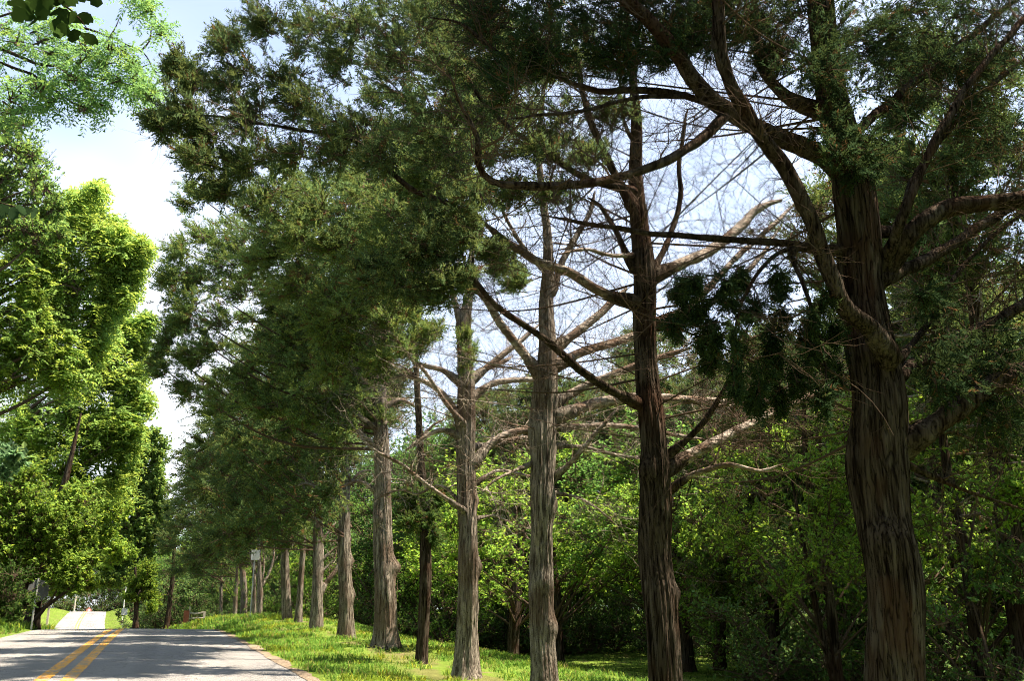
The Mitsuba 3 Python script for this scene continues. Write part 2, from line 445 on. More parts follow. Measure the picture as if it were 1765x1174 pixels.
def fluted(seed, flare=.35, burls=(), ridge=.10, z0=None):
    def relief(p, ring, rad):
        q = np.stack([ring[..., 0] * 5.5, ring[..., 1] * 5.5, p[..., 2] * .55], -1)
        lob = (meshkit.fbm(np.stack([ring[..., 0] * 1.6, ring[..., 1] * 1.6, p[..., 2] * .5], -1), 2, seed) - .5) * .26
        strip = (meshkit.fbm(q, 3, seed + 3) - .5) * 2 * ridge
        fine = (meshkit.fbm(np.stack([ring[..., 0] * 15, ring[..., 1] * 15, p[..., 2] * 1.3], -1), 3, seed + 5) - .5) * 2 * ridge * .75
        lump = (meshkit.noise(p * 2.4, seed + 7) - .5) * .12
        h = p[..., 2] - (p[..., 2].min() if z0 is None else z0)
        root = np.exp(-h / .36) * flare * (1 + 2.2 * (meshkit.fbm(np.stack([ring[..., 0] * 2.2, ring[..., 1] * 2.2, h * 0], -1), 2, seed + 9) - .35))
        out = rad * (lob + strip + fine + lump + root)
        for (bz, bang, amp, sz) in burls:
            dirn = np.array([math.cos(bang), math.sin(bang), 0])
            ang = np.arccos(np.clip(unit(ring * [1, 1, 0]) @ dirn, -1, 1))
            out = out + amp * np.exp(-((p[..., 2] - bz) / sz) ** 2 - (ang * rad / sz) ** 2)
        return out
    return relief


def limb_path(pts, Y, dY=0.0, step=.08):
    """pts: (px, py) or (px, py, dY) points, with widths interpolated from the list's w0, w1 given as first item."""
    (w0, w1), pts = pts[0], pts[1:]
    n = len(pts)
    P = np.array([at(p[0], p[1], Y + (p[2] if len(p) > 2 else dY * i / max(n - 1, 1))) for i, p in enumerate(pts)])
    R = np.array([(w0 + (w1 - w0) * i / (n - 1)) * mpp(q) / 2 for i, q in enumerate(P)])
    Q, r = smooth_path(P, step, R[:, None])
    j = np.stack([meshkit.fbm(Q * 2.6 + k * 31.7, 3, 40 + k) - .5 for k in range(3)], -1) * np.minimum(1, np.arange(len(Q)) / 6)[:, None]
    r = r * (1 - .55 * sstep(.86, 1, np.linspace(0, 1, len(Q))))[:, None]
    return Q + j * .05, r * .80


def gnarl(seed, amt=.22):
    def relief(p, ring, rad):
        return rad * ((meshkit.fbm(p * 5.0, 3, seed) - .5) * 2 * amt + (meshkit.noise(p * 14.0, seed + 2) - .5) * .16)
    return relief


def px_clumps(rng, rows, Y, copies=3, depth=.9):
    """rows: (px, py, rx, ry[, dY]) ellipses of the photograph at the distance Y, each filled by clumps of foliage in depth."""
    out = []
    for row in rows:
        dY = row[4] if len(row) > 4 else 0.0
        for k in range(copies):
            u = rnd_unit(rng, 1)[0] * rng.uniform(.2, 1) ** .5 * .75
            c = at(row[0] + u[0] * row[2], row[1] + u[2] * row[3], Y + dY)
            s = mpp(c); rx, rz = row[2] * s, row[3] * s
            c = c + ray(row[0], row[1]) * (rng.uniform(-1, 1) * depth * (1.0 if dY > -.3 else .45))
            out.append((c, (rx * .95, rx * 1.1, rz * .95)))
    return out


def bare_limbs(rng, axis, zs, n, reach, r0, az=(0, 360), rise=.1, per_m=3.0):
    """Bare side branches with their twigs round a trunk whose axis is given from the ground up."""
    paths = []
    for k in range(n):
        a = math.radians(rng.uniform(*az)); L = reach * rng.uniform(.4, 1)
        b = axis[int(np.clip(np.searchsorted(axis[:, 2], rng.uniform(*zs)), 0, len(axis) - 1))]
        e = b + [L * math.cos(a), L * math.sin(a), L * (rise + rng.uniform(-.28, .32))]
        m = (b + e) / 2 + [rng.normal() * .05, rng.normal() * .05, rng.uniform(-.18, .10) * L * .4]
        q, _ = smooth_path([b, m, e], .2)
        paths.append((q, np.linspace(r0, r0 * .25, len(q)) * rng.uniform(.7, 1.3)))
    return join([tube(p, r, 6, gnarl(3)) for p, r in paths] + [twigs_on(rng, paths, per_m, .8, .006, .0, 3, .25)])


CEDAR = 'eastern cedars lining the right side of the road'


def make_cedar(label, Y, trunk, limbs=(), clumps=(), dead=True, burls=(), seed=0, size=(.075, .02), tint=(.05, .085, .03), dens=1.0,
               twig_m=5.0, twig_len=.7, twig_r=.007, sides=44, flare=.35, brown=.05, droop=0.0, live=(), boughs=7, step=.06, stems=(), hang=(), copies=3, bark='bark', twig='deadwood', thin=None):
    rng = np.random.default_rng(100 + seed)
    t = thing('cedar_tree', label, 'tree', CEDAR)
    P, R = trunk_path(trunk, Y, wob=.05, seed=seed, step=step)
    trunk_mesh = [tube(P, R[:, 0], sides, fluted(seed, flare, burls))]
    for k, s in enumerate(stems):
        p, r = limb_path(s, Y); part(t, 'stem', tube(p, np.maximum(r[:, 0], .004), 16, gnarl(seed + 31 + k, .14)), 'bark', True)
    paths = []
    for k, l in enumerate(limbs):
        alive = k in live
        p, r = limb_path(l, Y)
        r = np.maximum(r[:, 0], .004)
        k0 = int(np.argmin(np.linalg.norm(P - p[0], axis=1)))
        if np.linalg.norm(P[k0] - p[0]) < .6:
            lead = max(2, int(np.linalg.norm(P[k0] - p[0]) / .07)); u = np.linspace(0, 1, lead, endpoint=False)[:, None]
            p = np.vstack([P[k0] * (1 - u) + p[0] * u - [0, 0, .04] * (1 - u), p]); r = np.concatenate([np.full(lead, r[0]), r])
            m = min(len(r), lead + 5); r[:m] *= np.linspace(1.3, 1, m); r[:lead] = np.minimum(r[:lead], .62 * R[k0, 0]); r[lead:lead + 2] = np.minimum(r[lead:lead + 2], .8 * R[k0, 0])
            e = min(len(r), lead + 5); trunk_mesh.append(tube(p[:e], r[:e] * np.linspace(1.3, 1.03, e) + np.where(np.arange(e) < e - 1, .006, -.004), 14, gnarl(seed + k, .16)))
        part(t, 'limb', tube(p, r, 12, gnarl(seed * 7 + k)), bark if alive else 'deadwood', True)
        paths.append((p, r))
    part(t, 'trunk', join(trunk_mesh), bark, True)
    if paths and twig_m:
        part(t, 'twigs', twigs_on(rng, paths, twig_m, twig_len, twig_r, generations=3 if seed < 5 else 2), twig, kind='stuff')
    if thin:
        n, z0, z1, reach, a0, a1 = thin
        part(t, 'bare_branches', bare_limbs(rng, P, (z0, z1), n, reach, .013, (a0, a1), .12, 3.2), twig, kind='stuff')
    cl = px_clumps(rng, clumps, Y, copies)
    if cl:
        axis = P[len(P) // 2]
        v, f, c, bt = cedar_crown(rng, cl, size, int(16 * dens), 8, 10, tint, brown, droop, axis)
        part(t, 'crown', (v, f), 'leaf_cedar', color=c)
        bb = [bt]
        if boughs:
            for j, (c0, r0) in enumerate(cl):
                if j % boughs: continue
                k = int(np.clip(np.searchsorted(P[:, 2], c0[2] - .3 * np.linalg.norm((c0 - axis)[:2]) - .2), 2, len(P) - 1))
                a = P[k]; mid = (a + c0) / 2 + [0, 0, -.12 * np.linalg.norm(c0 - a)] + rng.normal(size=3) * .15
                q, _ = smooth_path([a, mid, c0], .25)
                bb.append(tube(q, np.linspace(.032, .008, len(q)) * (1 + .06 * np.linalg.norm(c0 - a)), 6, gnarl(j)))
        part(t, 'branches', join(bb), 'twig', kind='stuff')
    if hang:
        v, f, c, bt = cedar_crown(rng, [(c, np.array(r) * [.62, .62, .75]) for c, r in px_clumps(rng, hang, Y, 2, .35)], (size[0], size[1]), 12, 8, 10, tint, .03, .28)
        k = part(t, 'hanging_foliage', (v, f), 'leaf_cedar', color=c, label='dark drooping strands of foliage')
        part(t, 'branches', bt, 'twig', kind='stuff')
    return t
#@@BODY

# ================================================================== ground and road
def grid(xs, ys, zf):
    X, Y = np.meshgrid(xs, ys, indexing='xy')
    V = np.stack([X, Y, zf(X, Y)], -1).reshape(-1, 3)
    i, j = np.meshgrid(np.arange(len(ys) - 1), np.arange(len(xs) - 1), indexing='ij')
    w = len(xs)
    q = np.stack([i * w + j, i * w + j + 1, (i + 1) * w + j + 1, (i + 1) * w + j], -1).reshape(-1, 4)
    return V, np.vstack([q[:, [0, 1, 2]], q[:, [0, 2, 3]]])


gx = np.concatenate([[-900, -500, -250, -130, -80, -55], np.arange(-42, -14, 1.2), np.arange(-14, 16, .3), np.arange(16, 60, 1.2), [70, 90, 130, 250, 500, 900]])
gy = np.concatenate([[-300, -120, -60, -30, -15], np.arange(-8, 80, .45), np.arange(80, 260, 1.5), [270, 300, 360, 450, 600, 900, 1500]])
structure('ground', grid(gx, gy, ground_z), 'soil', 'grassy ground with shaded lawn and verges beside the road')


def strip(u0, u1, ys, lift, nu=9, wob0=None, wob1=None):
    """A sheet along the road between two offsets from its centre."""
    a = u0 + (0 if wob0 is None else wob0(ys)); b = u1 + (0 if wob1 is None else wob1(ys))
    t = np.linspace(0, 1, nu)
    U = (a + 0 * ys)[:, None] * (1 - t) + (b + 0 * ys)[:, None] * t
    X = X_ROAD(ys)[:, None] + U; Yy = np.repeat(ys[:, None], nu, 1)
    V = np.stack([X, Yy, road_z(X, Yy) + lift], -1).reshape(-1, 3)
    i, j = np.meshgrid(np.arange(len(ys) - 1), np.arange(nu - 1), indexing='ij')
    q = np.stack([i * nu + j, i * nu + j + 1, (i + 1) * nu + j + 1, (i + 1) * nu + j], -1).reshape(-1, 4)
    return V, np.vstack([q[:, [0, 1, 2]], q[:, [0, 2, 3]]])


def edge_wob(seed, amp): return lambda ys: (meshkit.fbm(np.stack([ys * .9, ys * 0 + seed, ys * 0], -1), 4, seed) - .5) * 2 * amp


ry = np.concatenate([np.arange(-40, 80, .25), np.arange(80, 330, 1.0)])
structure('road', strip(-HALF, HALF, ry, .0, 13, edge_wob(1, .10), edge_wob(2, .12)), 'asphalt', 'grey asphalt country road with a double yellow line in the middle')
CL = -.42
for k, u in enumerate((CL - .185, CL + .185)):
    part('road', 'yellow_line', strip(u - .105, u + .105, ry, .004, 2, edge_wob(4 + k, .012), edge_wob(6 + k, .012)), 'line_paint', True)
sy = ry[ry < 90]
structure('dirt_shoulder', strip(HALF - .05, HALF + .16, sy, .009, 4, edge_wob(12, .07), edge_wob(13, .20)), 'dirt', 'pale strip of dirt and grit along the right edge of the road')


# ------------------------------------------------------------------ grass
def grass(rng, n, xf, yr, h, w, tint, power=1.0, keep=None, clump=.5):
    y = yr[0] + (yr[1] - yr[0]) * rng.uniform(size=n) ** power
    x = xf(y, rng.uniform(size=n))
    k = meshkit.fbm(np.stack([x * 1.4, y * 1.4, x * 0], -1), 3, 21)
    ok = k > clump * rng.uniform(.4, 1, n)
    if keep is not None: ok &= keep(x, y)
    x, y, k = x[ok], y[ok], k[ok]; n = len(x)
    far = np.maximum(1, np.hypot(x, y) / 22.0)
    z = ground_z(x, y) - .01
    P = np.stack([x, y, z], -1); b = 4
    P = np.repeat(P, b, 0) + rng.normal(size=(n * b, 3)) * np.array([.05, .05, 0]) * np.repeat(far, b)[:, None]
    f = np.repeat(far, b)
    H = np.repeat(h * (.5 + k), b) * rng.uniform(.4, 1.25, n * b) * (1 + .1 * (f - 1))
    a = rng.uniform(0, 2 * np.pi, n * b); s = np.stack([np.cos(a), np.sin(a), a * 0], -1) * (w * f * rng.uniform(.5, 1.2, n * b))[:, None]
    lean = rng.normal(size=(n * b, 3)) * [.45, .45, 0]
    mid = P + (lean * .35 + [0, 0, .6]) * H[:, None]; tip = P + (lean + [0, 0, 1.0]) * H[:, None]
    V = np.stack([P - s, P + s, mid + s * .7, mid - s * .7, tip], 1).reshape(-1, 3)
    kk = np.arange(n * b)[:, None] * 5
    Fc = np.concatenate([kk + [[0, 1, 2]], kk + [[0, 2, 3]], kk + [[3, 2, 4]]])
    kk2 = meshkit.fbm(np.stack([x * .6, y * .6, x * 0], -1), 3, 33)[:, None]
    c = np.array(tint) * rng.uniform(.7, 1.3, (n, 1)) * np.where(kk2 > .55, [1.25, 1.05, .9], [.85, .95, 1.1]); c = c * np.where(rng.uniform(size=(n, 1)) < .22, [1.6, 1.12, .95], [1, 1, 1]); c = np.where(rng.uniform(size=(n, 1)) < .06, [.34, .28, .13], c)
    return V, Fc, np.repeat(c, b * 5, 0)


rg = np.random.default_rng(5)
tg = (.19, .32, .05)
sets = [grass(rg, 19000, lambda y, u: X_ROAD(y) + HALF + .28 + u * 7.5, (9, 46), .115, .011, tg, 1.4, lambda x, y: (np.abs(x - 5.5) > .9) | (meshkit.fbm(np.stack([x * 2.3, y * 1.1, x * 0 + 8], -1), 3) < .47)),
        grass(rg, 9000, lambda y, u: X_ROAD(y) + HALF + .25 + u * 9, (44, 95), .22, .012, tg, 1.2)]
v = np.vstack([s[0] for s in sets]); o = np.cumsum([0] + [len(s[0]) for s in sets]); f = np.vstack([s[1] + k for s, k in zip(sets, o)]); c = np.vstack([s[2] for s in sets])
scene['verge_grass'] = mikit.ply((v, f), 'leaf_broad', color=c)
labels['verge_grass'] = {'label': 'bright green grass on the bank between the road and the cedars', 'category': 'grass', 'kind': 'stuff'}
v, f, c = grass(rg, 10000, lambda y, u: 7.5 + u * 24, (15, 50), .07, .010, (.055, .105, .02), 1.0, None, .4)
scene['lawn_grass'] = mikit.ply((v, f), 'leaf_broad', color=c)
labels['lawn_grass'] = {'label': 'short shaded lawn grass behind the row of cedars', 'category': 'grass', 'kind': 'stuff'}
v, f, c = grass(rg, 9000, lambda y, u: X_ROAD(y) - HALF - .15 - u * 5, (24, 95), .22, .012, tg, 1.2)
scene['left_verge_grass'] = mikit.ply((v, f), 'leaf_broad', color=c)
labels['left_verge_grass'] = {'label': 'grass on the low bank across the road under the broadleaf trees', 'category': 'grass', 'kind': 'stuff'}

# ================================================================== the row of cedars
T1, T2, T3, T4, T5, T6 = 6.3, 10.1, 13.7, 17.5, 20.7, 24.2
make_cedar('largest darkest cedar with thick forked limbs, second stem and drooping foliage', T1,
    [(1546, 1174, 108), (1536, 1020, 100), (1526, 900, 104), (1516, 800, 112), (1510, 700, 100), (1500, 600, 92), (1490, 500, 86), (1478, 400, 78), (1458, 280, 66), (1440, 170, 58), (1420, 60, 50), (1400, -80, 44), (1375, -300, 34), (1350, -560, 18), (1340, -760, 6)],
    [[(40, 26), (1530, 615, -.25), (1500, 565, -.35), (1450, 520, -.4), (1418, 440, -.45), (1395, 370, -.5), (1352, 290, -.5), (1290, 205, -.6), (1245, 110, -.7), (1237, 0, -.8), (1230, -140, -.9)],
     [(46, 26), (1465, 300), (1420, 270, -.1), (1340, 235, -.2), (1260, 195, -.3), (1205, 150, -.4), (1150, 70, -.5), (1090, 10, -.5), (1000, -60, -.5)],
     [(17, 7), (1265, 197, -.3), (1180, 165, -.2), (1090, 152, 0), (1030, 155, .2), (960, 130, .3), (880, 100, .4), (840, 75, .5), (795, 40, .5), (740, 28, .6)],
     [(12, 4), (1180, 166, -.2), (1110, 168, -.3), (1010, 190, -.4), (920, 200, -.5), (860, 206, -.6)],
     [(24, 9), (1255, 195, -.3), (1190, 252, -.5), (1110, 292, -.6), (1010, 315, -.7), (915, 322, -.8), (850, 312, -.8), (825, 285, -.8), (822, 240, -.9), (800, 190, -.9), (775, 130, -1)],
     [(20, 6), (1470, 436), (1380, 424, .1), (1250, 414, .2), (1110, 400, .3), (1000, 384, .4), (930, 372, .5)],
     [(12, 4), (1400, 426, .1), (1345, 436, 0), (1300, 480, -.1), (1270, 550, -.2), (1262, 640, -.3)],
     [(14, 4), (1375, 425, .1), (1365, 445, -.1), (1395, 520, -.2), (1420, 610, -.3), (1425, 690, -.3)],
     [(30, 16), (1520, 480), (1600, 445, .2), (1680, 395, .3), (1765, 345, .3), (1850, 300, .3)],
     [(44, 34), (1530, 455), (1575, 395, -.3), (1630, 362, -.4), (1700, 352, -.5), (1780, 340, -.6), (1900, 320, -.6)],
     [(24, 12), (1520, 470), (1556, 370, -.4), (1600, 270, -.5), (1660, 160, -.6), (1720, 80, -.7), (1800, 0, -.7)],
     [(18, 10), (1545, 400), (1580, 300, .3), (1640, 215, .3), (1720, 135, .4), (1800, 80, .4)],
     [(34, 22), (1530, 655), (1580, 625, .2), (1650, 590, .3), (1730, 545, .4), (1830, 480, .4)],
     [(52, 34), (1540, 775), (1590, 748, -.2), (1650, 705, -.3), (1710, 665, -.4), (1800, 620, -.5), (1900, 560, -.5)],
     [(22, 10), (1460, 240), (1530, 180, .3), (1610, 115, .3), (1700, 40, .4), (1780, -20, .4)],
     [(14, 6), (1550, 620), (1600, 555, .5), (1650, 470, .6), (1720, 400, .6), (1790, 350, .6)],
     [(26, 14), (1445, 190), (1390, 180, .1), (1330, 140, .2), (1305, 60, .3), (1300, -60, .3)],
     [(16, 6), (1440, 205), (1370, 185, .4), (1310, 120, .5), (1300, 40, .5)],
     [(12, 5), (1560, 800), (1620, 828, -.1), (1690, 856, -.2), (1770, 880, -.2)],
     [(9, 4), (1570, 750, .4), (1640, 745, .5), (1700, 770, .5), (1770, 776, .6)]],
    [(1480, 120, 70, 70, -.5), (1450, 220, 55, 60, -.5), (1500, 270, 45, 45, -.45), (1430, 60, 80, 60, -.3), (1550, 50, 90, 60), (1650, 40, 90, 60, .3), (1740, 30, 80, 60), (1620, 110, 60, 45, .4), (1700, 130, 60, 40, .3),
     (1330, 20, 80, 50, .2), (1240, 20, 80, 45, -.4), (1160, 10, 80, 40), (1080, 20, 80, 45, .2), (1000, 30, 80, 45, .3), (920, 20, 80, 45, .4), (840, 40, 80, 50, .5), (1340, 90, 40, 30, .4), (1200, 60, 50, 35, .3), (1120, 90, 50, 30, .2), (1030, 100, 70, 30, .3), (940, 110, 60, 35, .3), (860, 130, 50, 35, .4),
     (1500, -60, 120, 80), (1380, -70, 110, 80), (1250, -80, 110, 80), (1120, -80, 110, 80), (980, -70, 110, 80), (1620, -60, 110, 80), (1740, -60, 110, 80),
     (1690, 660, 60, 50, -.3), (1740, 610, 60, 50, -.3), (1400, 140, 45, 40), (1540, 110, 60, 50, .3), (1590, 30, 60, 50, -.3), (1290, 60, 45, 30, .3), (1620, 600, 50, 45, .3), (1600, 530, 35, 35, .3), (1725, 720, 50, 40, -.2), (1640, 650, 45, 30, .2), (1850, 100, 110, 90), (1950, 0, 120, 100), (1860, 250, 90, 80), (1980, 200, 110, 90), (2100, 100, 130, 100), (1900, 400, 90, 80), (2040, 350, 120, 100), (1860, 560, 80, 80), (1960, 520, 100, 90), (2150, 280, 130, 110), (1735, 250, 45, 45, .3), (1700, 200, 50, 35, .2), (1570, 170, 45, 35, .4)],
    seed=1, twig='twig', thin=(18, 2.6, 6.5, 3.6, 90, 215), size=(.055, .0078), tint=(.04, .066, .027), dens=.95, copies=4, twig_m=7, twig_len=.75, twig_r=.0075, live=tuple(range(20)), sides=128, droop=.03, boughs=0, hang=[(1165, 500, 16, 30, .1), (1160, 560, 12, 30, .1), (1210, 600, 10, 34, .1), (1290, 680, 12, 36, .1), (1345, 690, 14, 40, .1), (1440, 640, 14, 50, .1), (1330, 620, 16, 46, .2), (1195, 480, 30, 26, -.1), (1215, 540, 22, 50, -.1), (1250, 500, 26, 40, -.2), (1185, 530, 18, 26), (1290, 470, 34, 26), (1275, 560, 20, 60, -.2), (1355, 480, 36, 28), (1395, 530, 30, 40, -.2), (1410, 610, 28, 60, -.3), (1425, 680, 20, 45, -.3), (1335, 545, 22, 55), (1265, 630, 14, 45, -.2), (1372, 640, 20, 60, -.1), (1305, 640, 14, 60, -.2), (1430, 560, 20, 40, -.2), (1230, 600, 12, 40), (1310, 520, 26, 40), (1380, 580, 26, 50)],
    burls=[(1.9, 4.0, .06, .16)], step=.04)

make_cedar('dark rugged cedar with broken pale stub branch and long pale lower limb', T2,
    [(1144, 1174, 58), (1139, 1060, 60), (1134, 960, 62), (1130, 870, 58), (1124, 760, 50), (1118, 650, 45), (1113, 560, 42), (1108, 470, 40), (1103, 390, 34), (1098, 300, 26), (1095, 220, 21), (1090, 140, 17), (1084, 40, 12), (1078, -80, 6)],
    [[(24, 15), (1092, 520), (1045, 507), (990, 475), (930, 450), (870, 415), (830, 380)],
     [(15, 4), (830, 380), (770, 350, .1), (706, 324, .2), (655, 280, .2), (600, 238, 0), (501, 221, -.2), (380, 203, -.4), (300, 190, -.5)],
     [(21, 9), (1102, 697), (1050, 670, -.2), (1000, 638, -.3), (950, 592, -.4), (900, 558, -.5), (850, 520, -.6), (818, 480, -.7), (815, 445, -.7)],
     [(26, 17), (1128, 475), (1180, 452), (1235, 424, .2), (1285, 380, .3), (1310, 357, .3), (1345, 345, .3)],
     [(14, 8), (1122, 470), (1150, 420, .1), (1172, 345, .2), (1171, 270, .2), (1185, 190, .2)],
     [(14, 7), (1090, 460), (1062, 400, .2), (1035, 355, .2), (1012, 340, .2)],
     [(17, 8), (1135, 556), (1200, 520, .2), (1262, 450, .3), (1330, 390, .4), (1375, 345, .4)],
     [(15, 8), (1138, 562), (1200, 540, .4), (1255, 497, .6), (1312, 440, .8), (1345, 390, .9)],
     [(27, 15), (1150, 808), (1205, 775), (1270, 745, .1), (1330, 712, .2), (1390, 688, .2), (1440, 660, .3)],
     [(15, 7), (1150, 848), (1200, 815, -.3), (1255, 802, -.5), (1310, 812, -.6), (1350, 800, -.7)],
     [(15, 8), (1148, 788), (1200, 742, -.3), (1245, 680, -.5), (1272, 620, -.6), (1290, 560, -.7)],
     [(19, 10), (1092, 360), (1055, 290), (1020, 215), (1003, 150, .1), (990, 60, .2)],
     [(16, 8), (1088, 330), (1000, 302), (935, 255, .1), (880, 220, .2), (830, 170, .3), (790, 110, .4)],
     [(9, 4), (1100, 250), (1078, 220, .2), (1068, 160, .3), (1070, 80, .3)],
     [(8, 3), (1130, 690), (1180, 688, .3), (1240, 700, .5), (1310, 690, .7)],
     [(11, 5), (1098, 440), (1060, 440, -.3), (1010, 430, -.6), (960, 440, -.8)]],
    [(300, 190, 45, 32, -.4), (275, 215, 25, 22, -.4), (345, 220, 40, 35, -.3), (330, 130, 22, 30, -.3), (305, 110, 16, 18, -.4), (390, 140, 40, 35, -.2), (385, 70, 30, 30, 0), (420, 200, 40, 35, -.2), (345, 275, 32, 25, -.2), (400, 285, 35, 30, -.1), (460, 260, 45, 35), (380, 340, 25, 20), (470, 150, 45, 45), (430, 30, 45, 40), (500, 60, 50, 50), (570, 110, 50, 50), (600, 30, 60, 50), (660, 110, 55, 50), (530, 190, 45, 40), (610, 210, 50, 40), (700, 40, 60, 50), (770, 120, 50, 45), (780, 50, 55, 50), (850, 120, 45, 35), (560, 270, 45, 35), (650, 280, 45, 35), (720, 220, 50, 40), (860, 50, 60, 45), (760, 270, 45, 35, .3), (790, 200, 40, 35), (930, 60, 55, 40), (1000, 110, 50, 35), (950, 200, 45, 35), (900, 250, 40, 30), (960, 260, 40, 28), (1050, 190, 35, 25), (1010, 270, 30, 20), (880, 330, 30, 25), (950, 340, 35, 20), (1040, 60, 55, 40), (1140, 50, 50, 35),
     (500, -50, 70, 60), (640, -60, 80, 60), (780, -50, 80, 60), (920, -50, 80, 60), (1050, -60, 80, 60), (560, -150, 80, 60), (760, -170, 80, 60), (950, -190, 80, 60),
     (760, 440, 45, 40, -.6), (810, 400, 30, 32, -.6), (700, 490, 38, 30, -.6), (750, 505, 38, 28, -.6), (690, 430, 40, 35, -.5), (800, 340, 28, 32, -.5), (640, 470, 32, 25, -.5), (795, 480, 24, 26, -.6), (740, 380, 40, 35, -.4), (850, 430, 22, 18, -.4)],
    seed=2, twig='twig', thin=(34, 3.4, 8.5, 3.4, 0, 360), size=(.062, .0098), tint=(.11, .155, .06), dens=.95, copies=4, twig_m=8, twig_len=.85, twig_r=.007, live=(1, 2, 4, 5, 10, 11, 12), sides=104, boughs=0,
    burls=[(1.62, -.2, .07, .10), (3.05, 3.6, .07, .12)], step=.045)

make_cedar('grey cedar third from the right, its trunk swollen below a fan of bare pale limbs', T3,
    [(937, 1174, 47), (935, 1080, 45), (934, 980, 43), (932, 880, 42), (936, 790, 47), (939, 720, 54), (941, 655, 44), (943, 590, 33), (944, 520, 28), (945, 460, 22), (941, 400, 16), (935, 330, 13), (930, 250, 10), (935, 150, 7), (938, 60, 4)],
    [[(22, 12), (928, 645), (898, 602), (862, 556), (835, 512), (805, 488), (780, 470)],
     [(16, 9), (950, 505), (967, 458), (992, 408), (1015, 370), (1025, 330)],
     [(20, 14), (955, 602), (1008, 563), (1055, 522), (1080, 497)],
     [(22, 14), (960, 630), (1000, 608), (1055, 592, .2), (1105, 575, .3), (1160, 560, .4)],
     [(20, 12), (958, 694), (1000, 670), (1070, 640, -.2), (1130, 618, -.3), (1190, 600, -.4)],
     [(28, 10), (962, 718), (1020, 697), (1090, 686), (1160, 688), (1250, 692, .2), (1370, 690, .3), (1400, 685, .4)],
     [(14, 7), (962, 738, .2), (1040, 734, .4), (1110, 740, .6), (1180, 752, .7), (1240, 765, .8)],
     [(13, 7), (950, 828), (990, 792, -.3), (1032, 740, -.5), (1068, 700, -.6)],
     [(10, 5), (955, 768), (1010, 772, .3), (1080, 788, .5), (1150, 792, .6)],
     [(8, 4), (915, 800), (880, 815, -.2), (850, 830, -.3), (830, 850, -.4)],
     [(12, 5), (935, 460), (905, 430, .2), (875, 380, .3), (850, 320, .3)],
     [(7, 3), (955, 850), (1000, 860, .3), (1040, 885, .4), (1065, 910, .4)]],
    [(480, 310, 40, 35), (540, 360, 45, 40), (600, 320, 45, 35), (660, 370, 45, 35), (740, 330, 45, 35), (720, 270, 45, 35), (570, 420, 40, 35), (640, 410, 40, 35), (890, 480, 26, 20), (860, 460, 22, 20), (780, 260, 40, 35), (830, 330, 30, 25), (440, 340, 35, 30), (500, 400, 35, 32), (840, 250, 35, 28), (900, 190, 30, 28), (930, 120, 30, 28), (690, 320, 40, 32), (780, 400, 30, 28)],
    seed=3, bark='pale_bark', thin=(24, 3.6, 9.5, 3.2, 0, 360), boughs=0, size=(.075, .0125), tint=(.14, .20, .07), twig_m=7, twig_len=.95, twig_r=.008, copies=4, live=(1, 10), sides=88, burls=[(3.05, .1, .09, .2), (1.9, 4.6, .05, .14), (1.25, 5.6, .07, .16)])

make_cedar('silver grey cedar with a sunlit right flank forking in two near its top', T4,
    [(805, 1168, 48), (807, 1110, 42), (807, 1020, 38), (806, 930, 36), (805, 840, 36), (803, 750, 36), (802, 670, 32), (801, 600, 29), (800, 555, 27), (806, 520, 17), (811, 480, 14), (815, 430, 10), (818, 380, 7), (820, 330, 4)],
    [[(15, 9), (796, 560), (784, 520), (774, 475), (772, 440)],
     [(15, 10), (816, 684), (845, 664), (880, 657), (915, 655), (945, 660)],
     [(16, 9), (814, 655), (850, 625), (880, 602), (908, 578), (930, 560)],
     [(12, 8), (815, 648), (845, 632, .3), (870, 622, .4), (880, 615, .5)],
     [(20, 12), (818, 797), (850, 762), (880, 747), (918, 740), (950, 742)],
     [(14, 9), (818, 770, .3), (850, 768, .5), (890, 757, .6), (930, 752, .7)],
     [(9, 4), (818, 835), (860, 812), (915, 822, .2), (940, 818, .3)],
     [(16, 8), (796, 742), (777, 695), (748, 667), (705, 650), (670, 655)],
     [(15, 9), (794, 660), (762, 639), (722, 628), (700, 612)],
     [(11, 5), (796, 728, -.2), (765, 690, -.3), (735, 645, -.4), (700, 608, -.5), (670, 570, -.5)],
     [(13, 8), (796, 755), (765, 742), (735, 752), (700, 775)],
     [(10, 4), (796, 878, -.2), (745, 842, -.3), (690, 800, -.4), (640, 772, -.5), (605, 730, -.5)],
     [(7, 3), (798, 872), (760, 838, .2), (720, 852, .3), (690, 845, .4), (645, 862, .4)],
     [(7, 3), (818, 895), (850, 890, .2), (880, 900, .3)]],
    [(620, 470, 45, 42), (560, 490, 42, 38), (660, 550, 38, 32), (500, 440, 42, 40), (600, 590, 42, 36), (540, 570, 42, 36), (705, 585, 24, 24), (802, 590, 13, 34, -.15), (650, 630, 32, 26), (480, 500, 40, 36), (680, 520, 34, 28), (590, 540, 40, 34), (440, 440, 38, 36), (640, 440, 36, 30), (700, 540, 24, 20), (740, 570, 18, 16), (560, 630, 34, 28), (460, 380, 40, 36), (530, 330, 40, 34), (600, 390, 40, 34)],
    seed=4, bark='pale_bark', thin=(20, 3.8, 9.5, 3.0, 0, 360), boughs=0, size=(.085, .014), tint=(.155, .215, .065), twig_m=6, twig_len=.95, twig_r=.009, copies=4, live=(), sides=80, burls=[(2.35, .2, .10, .16), (3.6, .0, .07, .13), (1.6, .4, .05, .12)], flare=.32)

